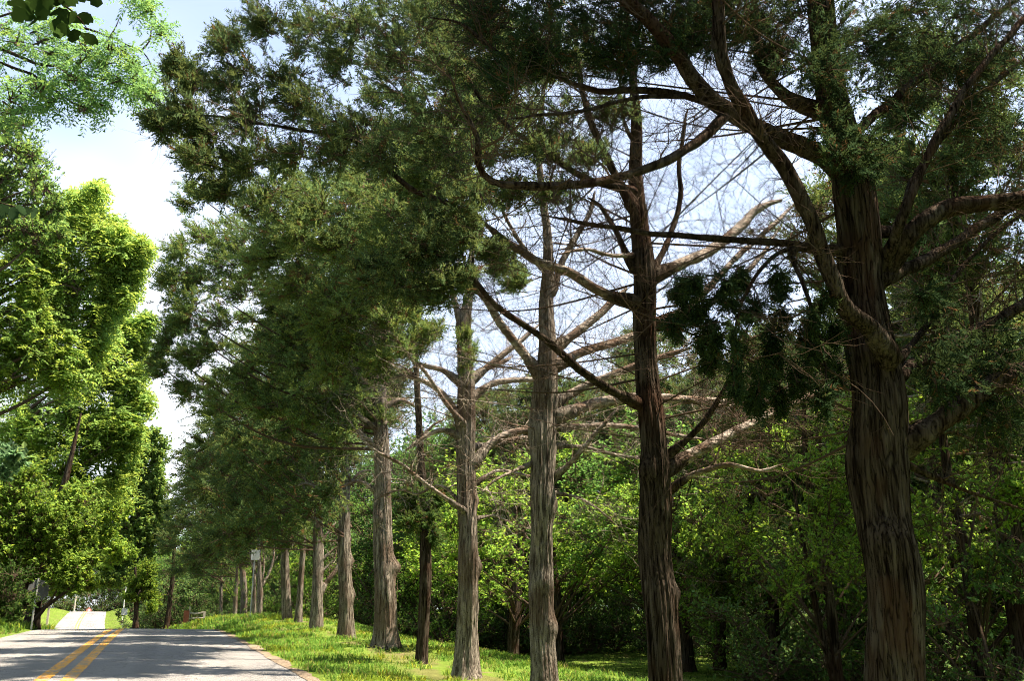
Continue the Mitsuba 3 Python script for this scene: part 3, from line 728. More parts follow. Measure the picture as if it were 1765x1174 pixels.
make_cedar('thin brown cedar stem between the silver grey cedar and the broad flared one', T5,
    [(727, 1143, 23), (730, 1080, 22), (732, 990, 22), (733, 900, 20), (728, 820, 16), (722, 740, 13), (718, 660, 11), (716, 600, 9), (714, 540, 7), (712, 480, 4)],
    [[(6, 3), (735, 880), (760, 850), (785, 835)], [(6, 3), (722, 760), (745, 735), (770, 722)], [(5, 2), (728, 850), (700, 830), (670, 826)], [(5, 2), (718, 650), (690, 630), (660, 625)], [(5, 2), (735, 930), (715, 915), (690, 905)]],
    [(740, 890, 22, 16), (700, 900, 22, 18), (760, 850, 20, 14), (720, 860, 20, 15), (745, 930, 16, 12), (700, 850, 18, 14)],
    seed=5, size=(.085, .023), tint=(.085, .14, .04), twig_m=6, twig_len=.6, sides=32, flare=.2, boughs=0)

make_cedar('broad cedar trunk with flared foot and a pale round burl on its right', T6,
    [(665, 1120, 46), (664, 1080, 41), (663, 1020, 39), (662, 950, 38), (660, 880, 34), (658, 800, 30), (656, 720, 25), (655, 640, 20), (652, 540, 14), (648, 440, 8), (645, 380, 4)],
    [[(14, 7), (670, 800), (645, 770), (620, 745), (600, 720)], [(10, 5), (668, 860), (690, 840), (720, 835), (750, 838)], [(10, 5), (652, 850), (620, 830), (590, 838)], [(12, 6), (650, 740), (615, 715), (590, 690)], [(10, 5), (665, 700), (690, 690), (715, 700)]],
    [(400, 380, 42, 40), (345, 410, 38, 36), (330, 345, 25, 25), (320, 470, 34, 34), (300, 520, 30, 30), (360, 560, 42, 38), (420, 480, 42, 40), (470, 540, 42, 38), (400, 640, 42, 38), (500, 640, 42, 36), (560, 690, 40, 30), (620, 690, 34, 28), (340, 620, 38, 34), (450, 600, 42, 36), (540, 520, 40, 36), (610, 650, 34, 28), (380, 490, 42, 38), (300, 420, 22, 26), (350, 480, 36, 36), (520, 720, 36, 28), (460, 700, 40, 32), (640, 720, 24, 20), (590, 740, 30, 22), (290, 560, 26, 26), (310, 620, 30, 28), (285, 600, 18, 22), (300, 680, 34, 30), (360, 690, 38, 32), (430, 700, 38, 32), (290, 480, 20, 24), (330, 560, 34, 32), (380, 440, 38, 34), (270, 640, 14, 18), (550, 600, 36, 32), (640, 600, 30, 26), (430, 410, 40, 38), (500, 580, 40, 36)],
    seed=6, bark='pale_bark', thin=(22, 4, 9, 2.8, 0, 360), size=(.10, .017), tint=(.145, .21, .065), twig_m=6, twig_len=.9, sides=80, copies=3, flare=.7, burls=[(2.72, -.2, .17, .19), (3.9, 3.9, .06, .16)])

TOPS = []
# extra crown tops, added to darken the nearest cedar and shade the road
for key, Y, z, s in (('cedar_tree', T1, 5.6, .9), ('cedar_tree_003', T4, 7.8, .7), ('cedar_tree_004', T5, 6.6, .68), ('cedar_tree_005', T6, 5.6, .8)):
    TOPS.append((key, 5.3, Y, z, s))

# the smaller cedars further along
far_row = [
    ('straight cedar with a dark knob low on its right side', 29.5, [(597, 1098, 31), (596, 1040, 27), (594, 960, 25), (594, 880, 21), (594, 800, 16), (592, 700, 11), (590, 560, 5)], [[(9, 4), (590, 870), (560, 850), (530, 835), (500, 840)], [(8, 4), (598, 840), (620, 815), (640, 810)], [(7, 3), (590, 850), (565, 832), (540, 842)], [(7, 3), (600, 820), (585, 790), (560, 775)]], [(2.2, .3, .12, .18), (3.2, -.2, .10, .14)]),
    ('cedar with a low crooked limb rising from its right side', 35.4, [(545, 1083, 26), (547, 1020, 22), (549, 950, 20), (548, 880, 16), (546, 780, 11), (545, 640, 5)], [[(12, 9), (552, 1022), (566, 1000), (580, 980), (588, 960)], [(6, 3), (556, 965), (572, 950), (586, 940)], [(6, 3), (552, 940), (565, 918), (580, 900)], [(6, 3), (543, 900), (525, 890), (510, 880)], [(5, 2), (556, 985), (575, 965), (582, 940)]], []),
    ('thin leaning pale cedar stem beside the cedar with the crooked limb', 39.6, [(514, 1073, 14), (519, 1000, 11), (523, 930, 10), (524, 860, 8), (525, 760, 5)], [[(4, 2), (524, 925), (510, 915), (500, 918)]], []),
    ('cedar with a grooved trunk left of the thin leaning stem', 43.6, [(495, 1068, 19), (492, 1000, 17), (491, 940, 15), (488, 880, 12), (486, 780, 8), (485, 660, 4)], [[(6, 3), (494, 950), (510, 935), (520, 938)], [(6, 3), (486, 920), (480, 890), (482, 860)]], []),
    ('forked cedar just right of the white sign', 55.2, [(447, 1068, 11), (448, 1020, 11), (447, 985, 8), (446, 930, 6), (444, 840, 3)], [[(6, 4), (450, 1012), (462, 992), (470, 968), (473, 940)], [(5, 3), (446, 1000), (436, 978), (430, 950)], [(4, 2), (452, 1000), (455, 975), (452, 945)]], []),
    ('slim cedar directly behind the white sign', 57.8, [(438, 1068, 8), (438, 1010, 7), (437, 950, 6), (436, 860, 3)], [[(3, 2), (438, 985), (446, 962), (450, 940)]], []),
    ('cedar with upswept bare limbs just left of the white sign', 65.4, [(420, 1068, 13), (420, 1010, 12), (416, 970, 10), (412, 930, 7), (408, 850, 4)], [[(5, 3), (417, 968), (404, 952), (396, 938)], [(4, 2), (418, 980), (408, 962), (402, 940)], [(4, 2), (420, 965), (432, 950), (440, 935)]], []),
    ('pale thin cedar snag left of the white sign', 71.9, [(404, 1070, 8), (406, 1030, 8), (408, 1005, 6), (409, 960, 4)], [[(3, 1.5), (407, 1012), (412, 1005), (416, 1000)]], []),
    ('farthest pale cedar stem standing alone at the end of the row', 87.3, [(381, 1073, 6), (381, 1040, 6), (381, 1010, 5), (382, 960, 3)], [[(2, 1), (381, 1015), (386, 1005), (390, 995)]], [])]


def cedar_variant(name, seed, top, reach, back, low, n, size, tint):
    """A whole crown for the cedars further off, its long side towards the road (-x), and its boughs."""
    rng = np.random.default_rng(seed)
    cl, bb = [], []
    for k in range(n):
        h = low + (top - low) * ((k + rng.uniform()) / n)
        
        q = (h - low) / (top - low)
        prof = (math.sqrt(max(0, 1 - q ** 3.2)) * .95 + .06) * min(1, .72 + 2 * q)
        a = rng.uniform(0, 2 * math.pi)
        rmax = reach * (.5 - .5 * math.cos(a)) + back * (.5 + .5 * math.cos(a))
        rr = rmax * prof * rng.uniform(.15, 1) ** .6
        if math.cos(a) > -.1 and h < low + (top - low) * .35: h += (top - low) * .35; rr *= .8
        c = np.array([rr * math.cos(a), rr * math.sin(a) * .75, h - .10 * rr])
        s = rng.uniform(.55, .95) * (1.1 - .35 * q)
        cl.append((c, (s, s, s * .75)))
        if k % 4 == 0:
            z0 = max(low * .9, h - .6 * rr - .4)
            qq, _ = smooth_path([[0, 0, z0], [c[0] * .5, c[1] * .5, (z0 + c[2]) / 2 - .15], c], .4)
            bb.append(tube(qq, np.linspace(.035, .01, len(qq)), 5))
    v, f, c, bt = cedar_crown(rng, cl, size, 14, 7, 9, tint, .06, 0.01, np.array([0, 0, (low + top) / 2]))
    scene[name] = {'type': 'shapegroup', 'crown': mikit.ply((v, f), 'leaf_cedar', color=c), 'branches': mikit.ply(join(bb + [bt]), 'twig')}


cedar_variant('cedar_form_one', 71, 12.6, 5.2, 1.6, 3.2, 120, (.16, .028), (.11, .16, .055))
cedar_variant('cedar_form_two', 72, 11.8, 5.0, 1.5, 2.9, 110, (.16, .028), (.10, .145, .05))
cedar_variant('cedar_form_three', 73, 13.4, 5.1, 1.8, 3.6, 120, (.16, .028), (.125, .175, .058))


def ref_group(key, group, x, y, z, rot=0.0, s=1.0, sz=None):
    scene[key] = {'type': 'instance', 'to_world': T().translate([float(x), float(y), float(z)]).rotate([0, 0, 1], float(rot)).scale([float(s), float(s), float(sz or s)]), 'group': {'type': 'ref', 'id': group}}


for key, x, y, z, s in TOPS: ref_group(key + '__foliage', 'cedar_form_one', x, y, z, 15 * s, s, s * .8)
CF = ['cedar_form_one', 'cedar_form_two', 'cedar_form_three']
for k, (lab, Y, tr, lm, bl) in enumerate(far_row):
    t = make_cedar(lab, Y, tr, lm, (), seed=20 + k, sides=24, twig_m=5, twig_len=.8, twig_r=.009, burls=bl, flare=.3, step=.12, bark='pale_bark')
    b = at(tr[0][0], tr[0][1], Y)
    s = [1.0, 1.05, .95, 1.1, 1.1, 1.05, 1.15, 1.15, 1.2][k]
    ref_group(t + '__foliage', CF[k % 3], b[0], b[1], float(ground_z(b[0], b[1])), [0, 8, -12, 15, -8, 20, 5, -15, 10][k], s)

# ================================================================== trees across the road
LEFT = 'broadleaf trees on the left side of the road'


def wood_tree(name, label, base, height, r0, clumps, leaf, tint, seed, frond=0, n_twig=20, n_leaf=12, group=None, warm=.3, lean=(0, 0), limbs=True, bsdf='leaf_broad', cat='tree'):
    rng = np.random.default_rng(300 + seed)
    t = thing(name, label, cat, group)
    b = np.array([base[0], base[1], float(ground_z(base[0], base[1])) - .1])
    top = b + [lean[0], lean[1], height]
    P, R = smooth_path([b, b * .65 + top * .35 + rng.normal(size=3) * .12, b * .3 + top * .7 + rng.normal(size=3) * .2, top], .25, np.array([r0, r0 * .8, r0 * .5, r0 * .12])[:, None])
    part(t, 'trunk', tube(P, R[:, 0], 20, fluted(seed + 50, .35, ridge=.06)), 'bark', True)
    bb = []
    if limbs:
        for j, (c, r) in enumerate(clumps):
            if j % 4: continue
            k = int(np.clip(np.searchsorted(P[:, 2], c[2] - .7 * np.hypot(*(c - b)[:2]) - .4), 1, len(P) - 2))
            mid = (P[k] + c) / 2 + rng.normal(size=3) * .25 + [0, 0, .1]
            q, _ = smooth_path([P[k], mid, c], .4)
            bb.append(tube(q, np.linspace(min(r0 * .38, .09), .015, len(q)), 6, gnarl(j)))
    v, f, c, bt = broad_crown(rng, clumps, leaf, n_twig, n_leaf, tint, None, frond, warm)
    part(t, 'crown', (v, f), bsdf, color=c)
    part(t, 'branches', join(bb + [bt]), 'twig', kind='stuff')
    return t


rl = np.random.default_rng(41)
g_yellow, g_mid, g_teal = (.235, .36, .085), (.165, .27, .07), (.06, .13, .06)
# A: rounded tree, upper left
wood_tree('walnut_tree', 'tall rounded tree with small mid green leaves at the upper left edge', (-7.6, 33), 17, .28,
    px_clumps(rl, [(20, 215, 30, 22), (10, 260, 45, 35), (55, 270, 34, 34), (70, 320, 32, 34), (30, 330, 45, 40), (70, 370, 26, 26), (10, 390, 45, 40), (-30, 300, 50, 50), (50, 400, 36, 30), (-30, 400, 50, 50), (-60, 230, 60, 50), (90, 350, 18, 22), (20, 300, 40, 34), (60, 400, 40, 30), (100, 390, 20, 20)], 33, 5), (.13, .065), g_mid, 1, 0, 26, 12, LEFT)
# B: the large bright mass
wood_tree('locust_tree', 'bright yellow green tree with feathery leaves filling the left edge', (-7.0, 36), 15, .26,
    px_clumps(rl, [(150, 345, 22, 18), (175, 380, 24, 22), (140, 380, 24, 20), (205, 425, 20, 16), (235, 440, 12, 12), (160, 430, 36, 28), (100, 420, 40, 32), (40, 430, 45, 35), (110, 480, 45, 36), (180, 470, 26, 24), (50, 500, 50, 42), (-20, 470, 50, 50), (120, 550, 45, 38), (60, 580, 50, 42), (0, 560, 50, 45), (170, 540, 26, 26), (20, 640, 50, 42), (90, 640, 48, 40), (150, 610, 38, 34), (-40, 620, 50, 50), (130, 500, 40, 36), (200, 470, 18, 20), (80, 450, 44, 34), (60, 530, 46, 40), (150, 580, 36, 32), (110, 640, 44, 38), (40, 600, 46, 40), (190, 520, 18, 20), (232, 470, 9, 9), (222, 505, 10, 8), (205, 400, 12, 10), (165, 330, 10, 8), (130, 350, 12, 10), (245, 425, 8, 8)], 36, 4), (.15, .07), g_yellow, 2, 5, 14, 6, LEFT, .5)
# C: right of it, further along
wood_tree('locust_tree', 'lime green feathery tree leaning over the road below the gap of sky', (-6.6, 48), 13, .25,
    px_clumps(rl, [(200, 590, 24, 24), (185, 640, 34, 28), (215, 660, 20, 22), (130, 690, 44, 36), (190, 710, 36, 32), (225, 735, 14, 18), (60, 710, 48, 40), (160, 770, 42, 34), (90, 780, 46, 36), (210, 780, 22, 26), (10, 740, 46, 42), (150, 830, 36, 28), (200, 540, 16, 16), (205, 500, 14, 12), (180, 600, 34, 30), (110, 650, 46, 40), (140, 730, 44, 38), (60, 780, 48, 40), (110, 830, 44, 34), (190, 760, 30, 28), (200, 820, 24, 24), (20, 820, 48, 40), (215, 700, 18, 20), (240, 600, 9, 9), (250, 555, 10, 7), (236, 640, 10, 10), (245, 690, 8, 9), (228, 560, 12, 10)], 48, 4), (.19, .09), (.23, .355, .085), 3, 5, 15, 6, LEFT, .5)
# D: dark tree low at the left edge with the leaning trunk
wood_tree('maple_tree', 'shaded dark green tree with a leaning dark trunk at the far left', at(52, 1083, 44)[:2], 9, .26,
    px_clumps(rl, [(20, 850, 50, 45), (70, 870, 45, 40), (120, 860, 36, 34), (10, 930, 50, 40), (80, 930, 45, 36), (130, 910, 36, 30), (40, 980, 40, 28), (100, 985, 30, 24), (140, 960, 26, 22), (110, 1005, 24, 14), (-30, 880, 50, 50), (-30, 960, 50, 45), (50, 900, 44, 38), (100, 900, 40, 34), (60, 950, 40, 34), (30, 820, 44, 36)], 42, 4), (.18, .10), (.18, .28, .05), 4, 0, 28, 15, LEFT, .25, (.8, 0))
# E: thicket at the left edge
wood_tree('leafy_shrub', 'dark leafy shrub on the bank at the lower left corner', (-8.6, 34), 3, .06,
    px_clumps(rl, [(5, 1030, 40, 28), (25, 1055, 24, 16), (-30, 1040, 50, 40), (40, 1035, 18, 18), (10, 1000, 40, 26), (-40, 990, 50, 40)], 38), (.12, .07), (.055, .10, .025), 5, 0, 24, 12, None, .2, limbs=False, cat='shrub')
wood_tree('leafy_shrub', 'pale teal leaved shrub spray at the left edge halfway up', (-5.2, 24), 6.6, .06,
    px_clumps(rl, [(8, 780, 24, 16), (0, 815, 22, 16), (20, 790, 14, 10)], 23), (.15, .11), (.13, .22, .10), 6, 0, 16, 8, None, .1, limbs=False, cat='shrub')
# F: bright bush hanging over the far road from the left
wood_tree('maple_tree', 'sunlit yellow green tree overhanging the far road on the left', (-10.5, 72), 8, .16,
    px_clumps(rl, [(100, 990, 22, 16), (130, 1000, 24, 16), (150, 1010, 16, 12), (115, 1020, 20, 10), (150, 985, 18, 14), (85, 975, 22, 16), (130, 965, 24, 18)], 66), (.2, .12), (.16, .25, .035), 7, 0, 24, 14, LEFT, .5)
# H: between them
wood_tree('maple_tree', 'mid green tree behind the lime green one, low over the far road', (-9.5, 66), 9, .2,
    px_clumps(rl, [(110, 850, 36, 30), (160, 880, 34, 28), (205, 870, 26, 26), (130, 920, 34, 26), (180, 925, 28, 24), (90, 900, 36, 30), (60, 930, 40, 34), (205, 955, 20, 18), (150, 955, 28, 20), (70, 860, 36, 30), (100, 950, 30, 20), (30, 900, 40, 34)], 64, 5), (.22, .13), (.23, .35, .06), 17, 0, 26, 14, LEFT, .35)
# G: trees closing the road, further off
wood_tree('oak_tree', 'pale green tree at the end of the road beside the dark cedars', (1.2, 94), 12, .25,
    px_clumps(rl, [(210, 850, 30, 28), (235, 810, 24, 28), (180, 880, 30, 24), (215, 900, 34, 26), (250, 880, 26, 28), (180, 920, 30, 22), (220, 950, 34, 22), (235, 990, 30, 18), (150, 930, 30, 24), (170, 960, 30, 20), (255, 840, 20, 26), (230, 760, 10, 14), (190, 1000, 22, 12), (130, 960, 26, 20), (260, 930, 24, 24), (195, 970, 26, 16), (240, 790, 16, 18), (238, 740, 12, 18), (248, 770, 14, 20), (275, 780, 14, 22), (272, 830, 16, 26), (280, 880, 16, 24), (285, 920, 16, 24), (262, 750, 10, 14), (225, 770, 14, 18), (190, 840, 24, 20), (245, 860, 22, 26), (262, 900, 18, 22), (230, 920, 30, 24)], 88, 5), (.30, .18), (.18, .28, .07), 8, 0, 30, 16, LEFT, .3, limbs=False)
wood_tree('oak_tree', 'small bright tree with a dark twin trunk right of the far road', at(240, 1079, 78)[:2], 5.5, .22,
    px_clumps(rl, [(255, 995, 18, 16), (245, 1015, 18, 16), (262, 1020, 14, 16), (230, 1005, 16, 14), (250, 975, 18, 12), (265, 1040, 10, 14), (225, 1030, 10, 10)], 78), (.2, .12), (.15, .24, .04), 9, 0, 26, 14, None, .45, limbs=False)
b = at(234, 1079, 78)
P, R = smooth_path([[b[0], b[1], b[2] - .3], [b[0] - .15, b[1], b[2] + 1.8], [b[0] - .5, b[1], b[2] + 4.2]], .2, np.array([.2, .16, .08])[:, None])
part('oak_tree_001', 'trunk', tube(P, R[:, 0], 16, fluted(91, .3)), 'bark', True)

# ------------------------------------------------------------------ the near branch at the top left
rt = np.random.default_rng(61)
t = thing('locust_bough', 'thin dark bough with fine feathery blue green leaves against the sky', 'branch')
Yn = 15.0
bough = [[(9, 3), (-60, 70), (0, 83), (60, 108), (110, 115), (150, 130), (200, 140), (240, 150)],
         [(7, 3), (-40, 90), (20, 115), (60, 130), (100, 160), (140, 185), (165, 195)],
         [(6, 2), (110, 40, .2), (170, 55, .2), (215, 75, .2), (248, 92, .3), (270, 130, .3)],
         [(4, 2), (245, 85, .3), (258, 70, .3), (262, 45, .3), (275, 50, .3)],
         [(4, 1.5), (190, 62, .2), (200, 45, .2), (205, 30, .2)],
         [(6, 2), (-40, 40), (30, 20), (90, 10), (140, 30)],
         [(4, 2), (200, -20, .2), (250, -5, .2), (270, 8, .2)],
         [(4, 2), (30, 95), (60, 75), (78, 72)]]
ends = []
for k, l in enumerate(bough):
    p, r = limb_path(l, Yn); part(t, 'stem', tube(p, np.maximum(r[:, 0], .006), 8, gnarl(k)), 'bark', True)
bc = px_clumps(rt, [(20, 30, 36, 24), (60, 60, 30, 20), (20, 70, 30, 18), (90, 90, 26, 16), (60, 140, 30, 18), (20, 160, 30, 18), (110, 130, 28, 16), (150, 150, 26, 16), (150, 185, 20, 16), (170, 175, 16, 14), (200, 135, 26, 14), (170, 110, 26, 14), (230, 140, 22, 14), (260, 145, 18, 14), (200, 90, 24, 14), (235, 110, 22, 12), (150, 70, 24, 16), (265, 15, 14, 8), (240, -5, 20, 10), (275, 55, 10, 7), (130, 95, 24, 14), (60, 180, 24, 14), (100, 165, 22, 12), (20, 190, 26, 14), (-20, 100, 40, 40), (120, 30, 26, 18), (250, 165, 14, 10), (75, 10, 30, 16)], Yn)
v, f, c, bt = broad_crown(rt, bc, (.075, .028), 6, 3, (.15, .27, .08), None, 7, .2)
part(t, 'leaves', (v, f), 'leaf_broad', color=c); part(t, 'twigs', bt, 'twig', kind='stuff')


def one_leaf(rng, p, d, s, size):
    """A broad lobed leaf, cupped, of a few faces."""
    d = d / np.linalg.norm(d); s = s - d * (s @ d); s /= np.linalg.norm(s); n = np.cross(d, s)
    out = [(0, 0), (.16, .34), (.38, .46), (.52, .30), (.72, .34), (1.0, 0)]
    L = [p + d * size * a + s * size * b + n * size * (-.25 * b * b * 2 + .1 * a) for a, b in out]
    Rr = [p + d * size * a - s * size * b + n * size * (-.25 * b * b * 2 + .1 * a) for a, b in out[1:-1]]
    m = [p + d * size * a + n * size * .1 * a for a in (.3, .6)]
    V = np.array(L + Rr + m)      # 0..5 left edge, 6..9 right edge, 10, 11 midrib
    Fc = np.array([[0, 10, 1], [1, 10, 2], [2, 10, 3], [3, 10, 11], [3, 11, 4], [4, 11, 5], [0, 6, 10], [6, 7, 10], [7, 8, 10], [8, 11, 10], [8, 9, 11], [9, 5, 11]])
    return V, Fc


def vine(label, Y, stem, rows, seed, tint, grp=None):
    rng = np.random.default_rng(seed)
    t = thing('hanging_vine', label, 'vine', grp)
    p, r = limb_path(stem, Y); part(t, 'stem', tube(p, np.maximum(r[:, 0], .003), 8), 'bark', True)
    for (px, py, size) in rows:
        q = at(px, py, Y + rng.uniform(-.2, .2)); s = size * mpp(q)
        d = np.array([rng.normal() * .45, rng.normal() * .3, -1.0]); sd = unit(np.array([1.0, rng.normal() * .6, rng.normal() * .3]))
        V, Fc = one_leaf(rng, q, d, sd, s)
        part(t, 'leaf', (V, Fc), 'leaf_broad', True, color=np.tile(np.array(tint) * rng.uniform(.7, 1.5), (len(V), 1)))


rv = np.random.default_rng(9)
vine('dark broad leaves hanging from the top edge near the upper left corner', 8.0, [(6, 3), (60, -60), (90, -10), (125, 20), (150, 50)],
     [(40 + 120 * u + rv.uniform(-8, 8), -14 + 62 * w * (.45 + .75 * u), rv.uniform(24, 36)) for u in np.linspace(0, 1, 9) for w in (0, .5, 1)], 62, (.028, .055, .012))
vine('few dull leaves poking in at the left edge below the rounded tree', 10.0, [(4, 2), (-40, 340), (-5, 348), (30, 356), (60, 360)],
     [(-6, 348, 24), (4, 350, 26), (14, 354, 24), (24, 356, 24), (34, 352, 24), (46, 356, 26), (58, 356, 22), (8, 358, 22)], 63, (.035, .07, .03))

# ================================================================== the wood on the right
def crown_form(name, seed, low, top, reach, n, leaf, tint, rcl=1.0, n_twig=22, n_leaf=13, warm=.3, frond=0):
    rng = np.random.default_rng(seed); cl, bb = [], []
    for k in range(n):
        u = rnd_unit(rng, 1)[0] * rng.uniform(.35, 1) ** .5
        c = np.array([u[0] * reach, u[1] * reach, low + (top - low) * (.5 + .5 * u[2])])
        s = rcl * rng.uniform(.65, 1.25); cl.append((c, (s, s, s * .75)))
        if k % 4 == 0:
            z0 = max(low * .6, c[2] - .9 * np.hypot(c[0], c[1]) - .4)
            q, _ = smooth_path([[0, 0, z0], [c[0] * .5, c[1] * .5, (z0 + c[2]) / 2 + .1], c], .5)
            bb.append(tube(q, np.linspace(.04, .01, len(q)), 5))
    v, f, c, bt = broad_crown(rng, cl, leaf, n_twig, n_leaf, tint, None, frond, warm)
    scene[name] = {'type': 'shapegroup', 'crown': mikit.ply((v, f), 'leaf_broad', color=c), 'branches': mikit.ply(join(bb + [bt]), 'twig')}


crown_form('tree_form_one', 81, 2.6, 9.5, 4.4, 60, (.13, .075), (.12, .235, .055), warm=.2)
crown_form('tree_form_two', 82, 2.2, 8.5, 4.0, 55, (.14, .07), (.215, .36, .06), frond=0, warm=.4)
crown_form('tree_form_three', 83, 3.0, 11.0, 4.6, 65, (.13, .075), (.095, .19, .06), warm=.15)
crown_form('bush_form', 84, .1, 2.8, 1.9, 26, (.10, .06), (.11, .19, .06), .6, 18, 12)
crown_form('bush_form_pale', 85, .2, 4.2, 2.4, 34, (.11, .05), (.18, .33, .07), .7, 18, 12, .5)


def lawn_tree(name, label, base_px, Y, form, height, r0, rot, s, lean=0.0, sz=None, group='shade trees on the lawn behind the cedars', second=None):
    t = thing(name, label, 'tree', group)
    b = at(base_px[0], base_px[1], Y); z = float(ground_z(b[0], b[1])) - .1
    P, R = smooth_path([[b[0], b[1], z], [b[0] + lean * .4, b[1], z + height * .35], [b[0] + lean * .7, b[1] + .2, z + height * .7], [b[0] + lean, b[1], z + height]], .15, np.array([r0 * 1.1, r0, r0 * .7, r0 * .15])[:, None])
    part(t, 'trunk', tube(P, R[:, 0], 18, fluted(int(b[0] * 10) % 90, .3, ridge=.07)), 'bark', True)
    if second:
        q, r = smooth_path([[b[0] + .02, b[1], z], [b[0] + second * .5, b[1], z + height * .3], [b[0] + second, b[1], z + height * .75]], .15, np.array([r0 * .7, r0 * .6, r0 * .15])[:, None])
        part(t, 'trunk', tube(q, r[:, 0], 14, fluted(7, .2, ridge=.07)), 'bark', True)
    ref_group(t + '__foliage', form, b[0] + lean * .8, b[1], z + .1, rot, s, sz)
    return t


lawn_tree('shade_tree', 'dark double trunked tree on the lawn between the fourth and third cedars', (884, 1112), 33, 'tree_form_two', 6.5, .17, 20, 1.1, .2, .78, second=.45)
lawn_tree('shade_tree', 'slim dark tree close behind the grey swollen cedar', (966, 1150), 25, 'tree_form_two', 5.5, .11, 70, .95, -.2, .72)
lawn_tree('shade_tree', 'lichen spotted tree on the lawn just right of the dark rugged cedar', (1187, 1150), 23.5, 'tree_form_one', 6.5, .16, 140, 1.0, -.3, .72)
lawn_tree('shade_tree', 'forked dark tree on the lawn beside the rounded pale bush', (1240, 1142), 24, 'tree_form_two', 6.5, .15, 200, 1.05, .2, .75, second=.5)
lawn_tree('shade_tree', 'sapling with upswept thin limbs left of the largest cedar', (1446, 1180), 12.5, 'tree_form_two', 5.5, .075, 250, .55, -.1, second=-.6)
lawn_tree('shade_tree', 'young tree with sunlit yellow green leaves right of the largest cedar', (1690, 1200), 11.5, 'tree_form_two', 6, .09, 30, .62, .2)

bushes = [('rounded pale bush at the edge of the lawn left of the sapling', (1330, 1150), 20.5, 'bush_form_pale', .9), ('low dark bush at the foot of the sapling', (1400, 1190), 15.5, 'bush_form', .95),
          ('dark bush at the right edge of the picture', (1720, 1230), 10.5, 'bush_form', .85), ('bright bush between the flared cedar and the silver grey cedar', (765, 1110), 36, 'bush_form_pale', 1.0),
          ('bright low bush behind the cedar with the dark knob', (630, 1090), 44, 'bush_form_pale', 1.0), ('yellow green bush behind the forked cedar', (475, 1070), 64, 'bush_form_pale', 1.0),
          ('grey green bush at the back of the lawn left of the dark rugged cedar', (1060, 1112), 40, 'bush_form', 1.35), ('dark bush at the back of the lawn beside the double trunked tree', (830, 1112), 41, 'bush_form', 1.3),
          ('bright bush behind the cedar with the crooked limb', (565, 1080), 52, 'bush_form_pale', 1.0), ('dark bush behind the lichen spotted tree', (1160, 1130), 35, 'bush_form', 1.3),
          ('dark bush behind the largest cedar', (1560, 1180), 15.5, 'bush_form', 1.1), ('dark bush in the shade right of the forked lawn tree', (1275, 1130), 29, 'bush_form', 1.2)]
for k, (lab, px, Y, form, s) in enumerate(bushes):
    t = thing('bush', lab, 'bush'); b = at(px[0], px[1], Y)
    ref_group(t, form, b[0], b[1], float(ground_z(b[0], b[1])) - .05, 50 * k, s)

# the mass of the wood behind the lawn, and along the far road
labels['woodland'] = {'label': 'dense green wood closing the view behind the lawn and the far road', 'category': 'woodland', 'kind': 'stuff'}
rw = np.random.default_rng(77); wk = 0


def wood(x, y, form, s):
    global wk
    wk += 1
    ref_group(f'woodland__{wk:03d}', form, x, y, float(ground_z(x, y)) - .2, rw.uniform(0, 360), s)


FORMS = ['tree_form_one', 'tree_form_two', 'tree_form_three']
for px, Y, f, s, dz in ((850, 43, 2, .95, 1.2), (930, 38, 1, 1.0, 1.6), (1010, 41, 0, 1.0, 1.4), (1090, 36, 2, .85, 1.8), (1170, 33, 1, .9, 1.6), (1250, 30, 0, .8, 1.8), (1400, 24, 2, .7, 1.6), (1480, 21, 1, .7, 1.4), (1600, 19, 0, .72, 1.2), (1720, 17, 2, .7, 1.2)):
    b = at(px, 1100, Y); wk += 1
    ref_group(f'woodland__{wk:03d}', CF[f], b[0], b[1], float(ground_z(b[0], b[1])) + dz, 40.0 * wk, s * 1.15, s * .86)
for d0, n, s0 in ((46, 13, .82), (50, 15, 1.1), (62, 15, 1.3)):
    for k in range(n):
        a = math.radians(9 + 52 * (k + rw.uniform(.1, .9)) / n)
        d = d0 + rw.uniform(-2.5, 2.5)
        if a > math.radians(38): d *= .55
        elif a > math.radians(32): d *= .75
        wood(d * math.sin(a), d * math.cos(a), FORMS[rw.integers(3)], s0 * rw.uniform(.9, 1.15) * (.8 if a > math.radians(32) else 1))
        if rw.uniform() < .9: wood(d * math.sin(a) + rw.uniform(-1, 1), d * math.cos(a) - 2.5, ['bush_form', 'bush_form_pale'][rw.integers(2)], 1.35 * rw.uniform(.8, 1.3))
for k in range(26):
    a = math.radians(10 + 50 * (k + rw.uniform(.2, .8)) / 26); d = rw.uniform(68, 74)
    wood(d * math.sin(a), d * math.cos(a), 'bush_form', rw.uniform(1.7, 2.3))
for px, Y, s in ((228, 112, 1.0), (250, 104, 1.3), (268, 98, 1.5), (285, 100, 1.6), (302, 97, 1.7), (320, 101, 1.6), (338, 98, 1.8), (262, 118, 2.2), (300, 120, 2.4), (340, 116, 2.4)):
    b = at(px, 1079, Y); wood(b[0], b[1], 'bush_form', s)
for k in range(18):
    a = math.radians(8 + 54 * (k + rw.uniform(.2, .8)) / 18); d = rw.uniform(78, 84); wk += 1
    ref_group(f'woodland__{wk:03d}', 'tree_form_three', d * math.sin(a), d * math.cos(a), float(ground_z(d * math.sin(a), d * math.cos(a))) - 3.8, rw.uniform(0, 360), 1.3)
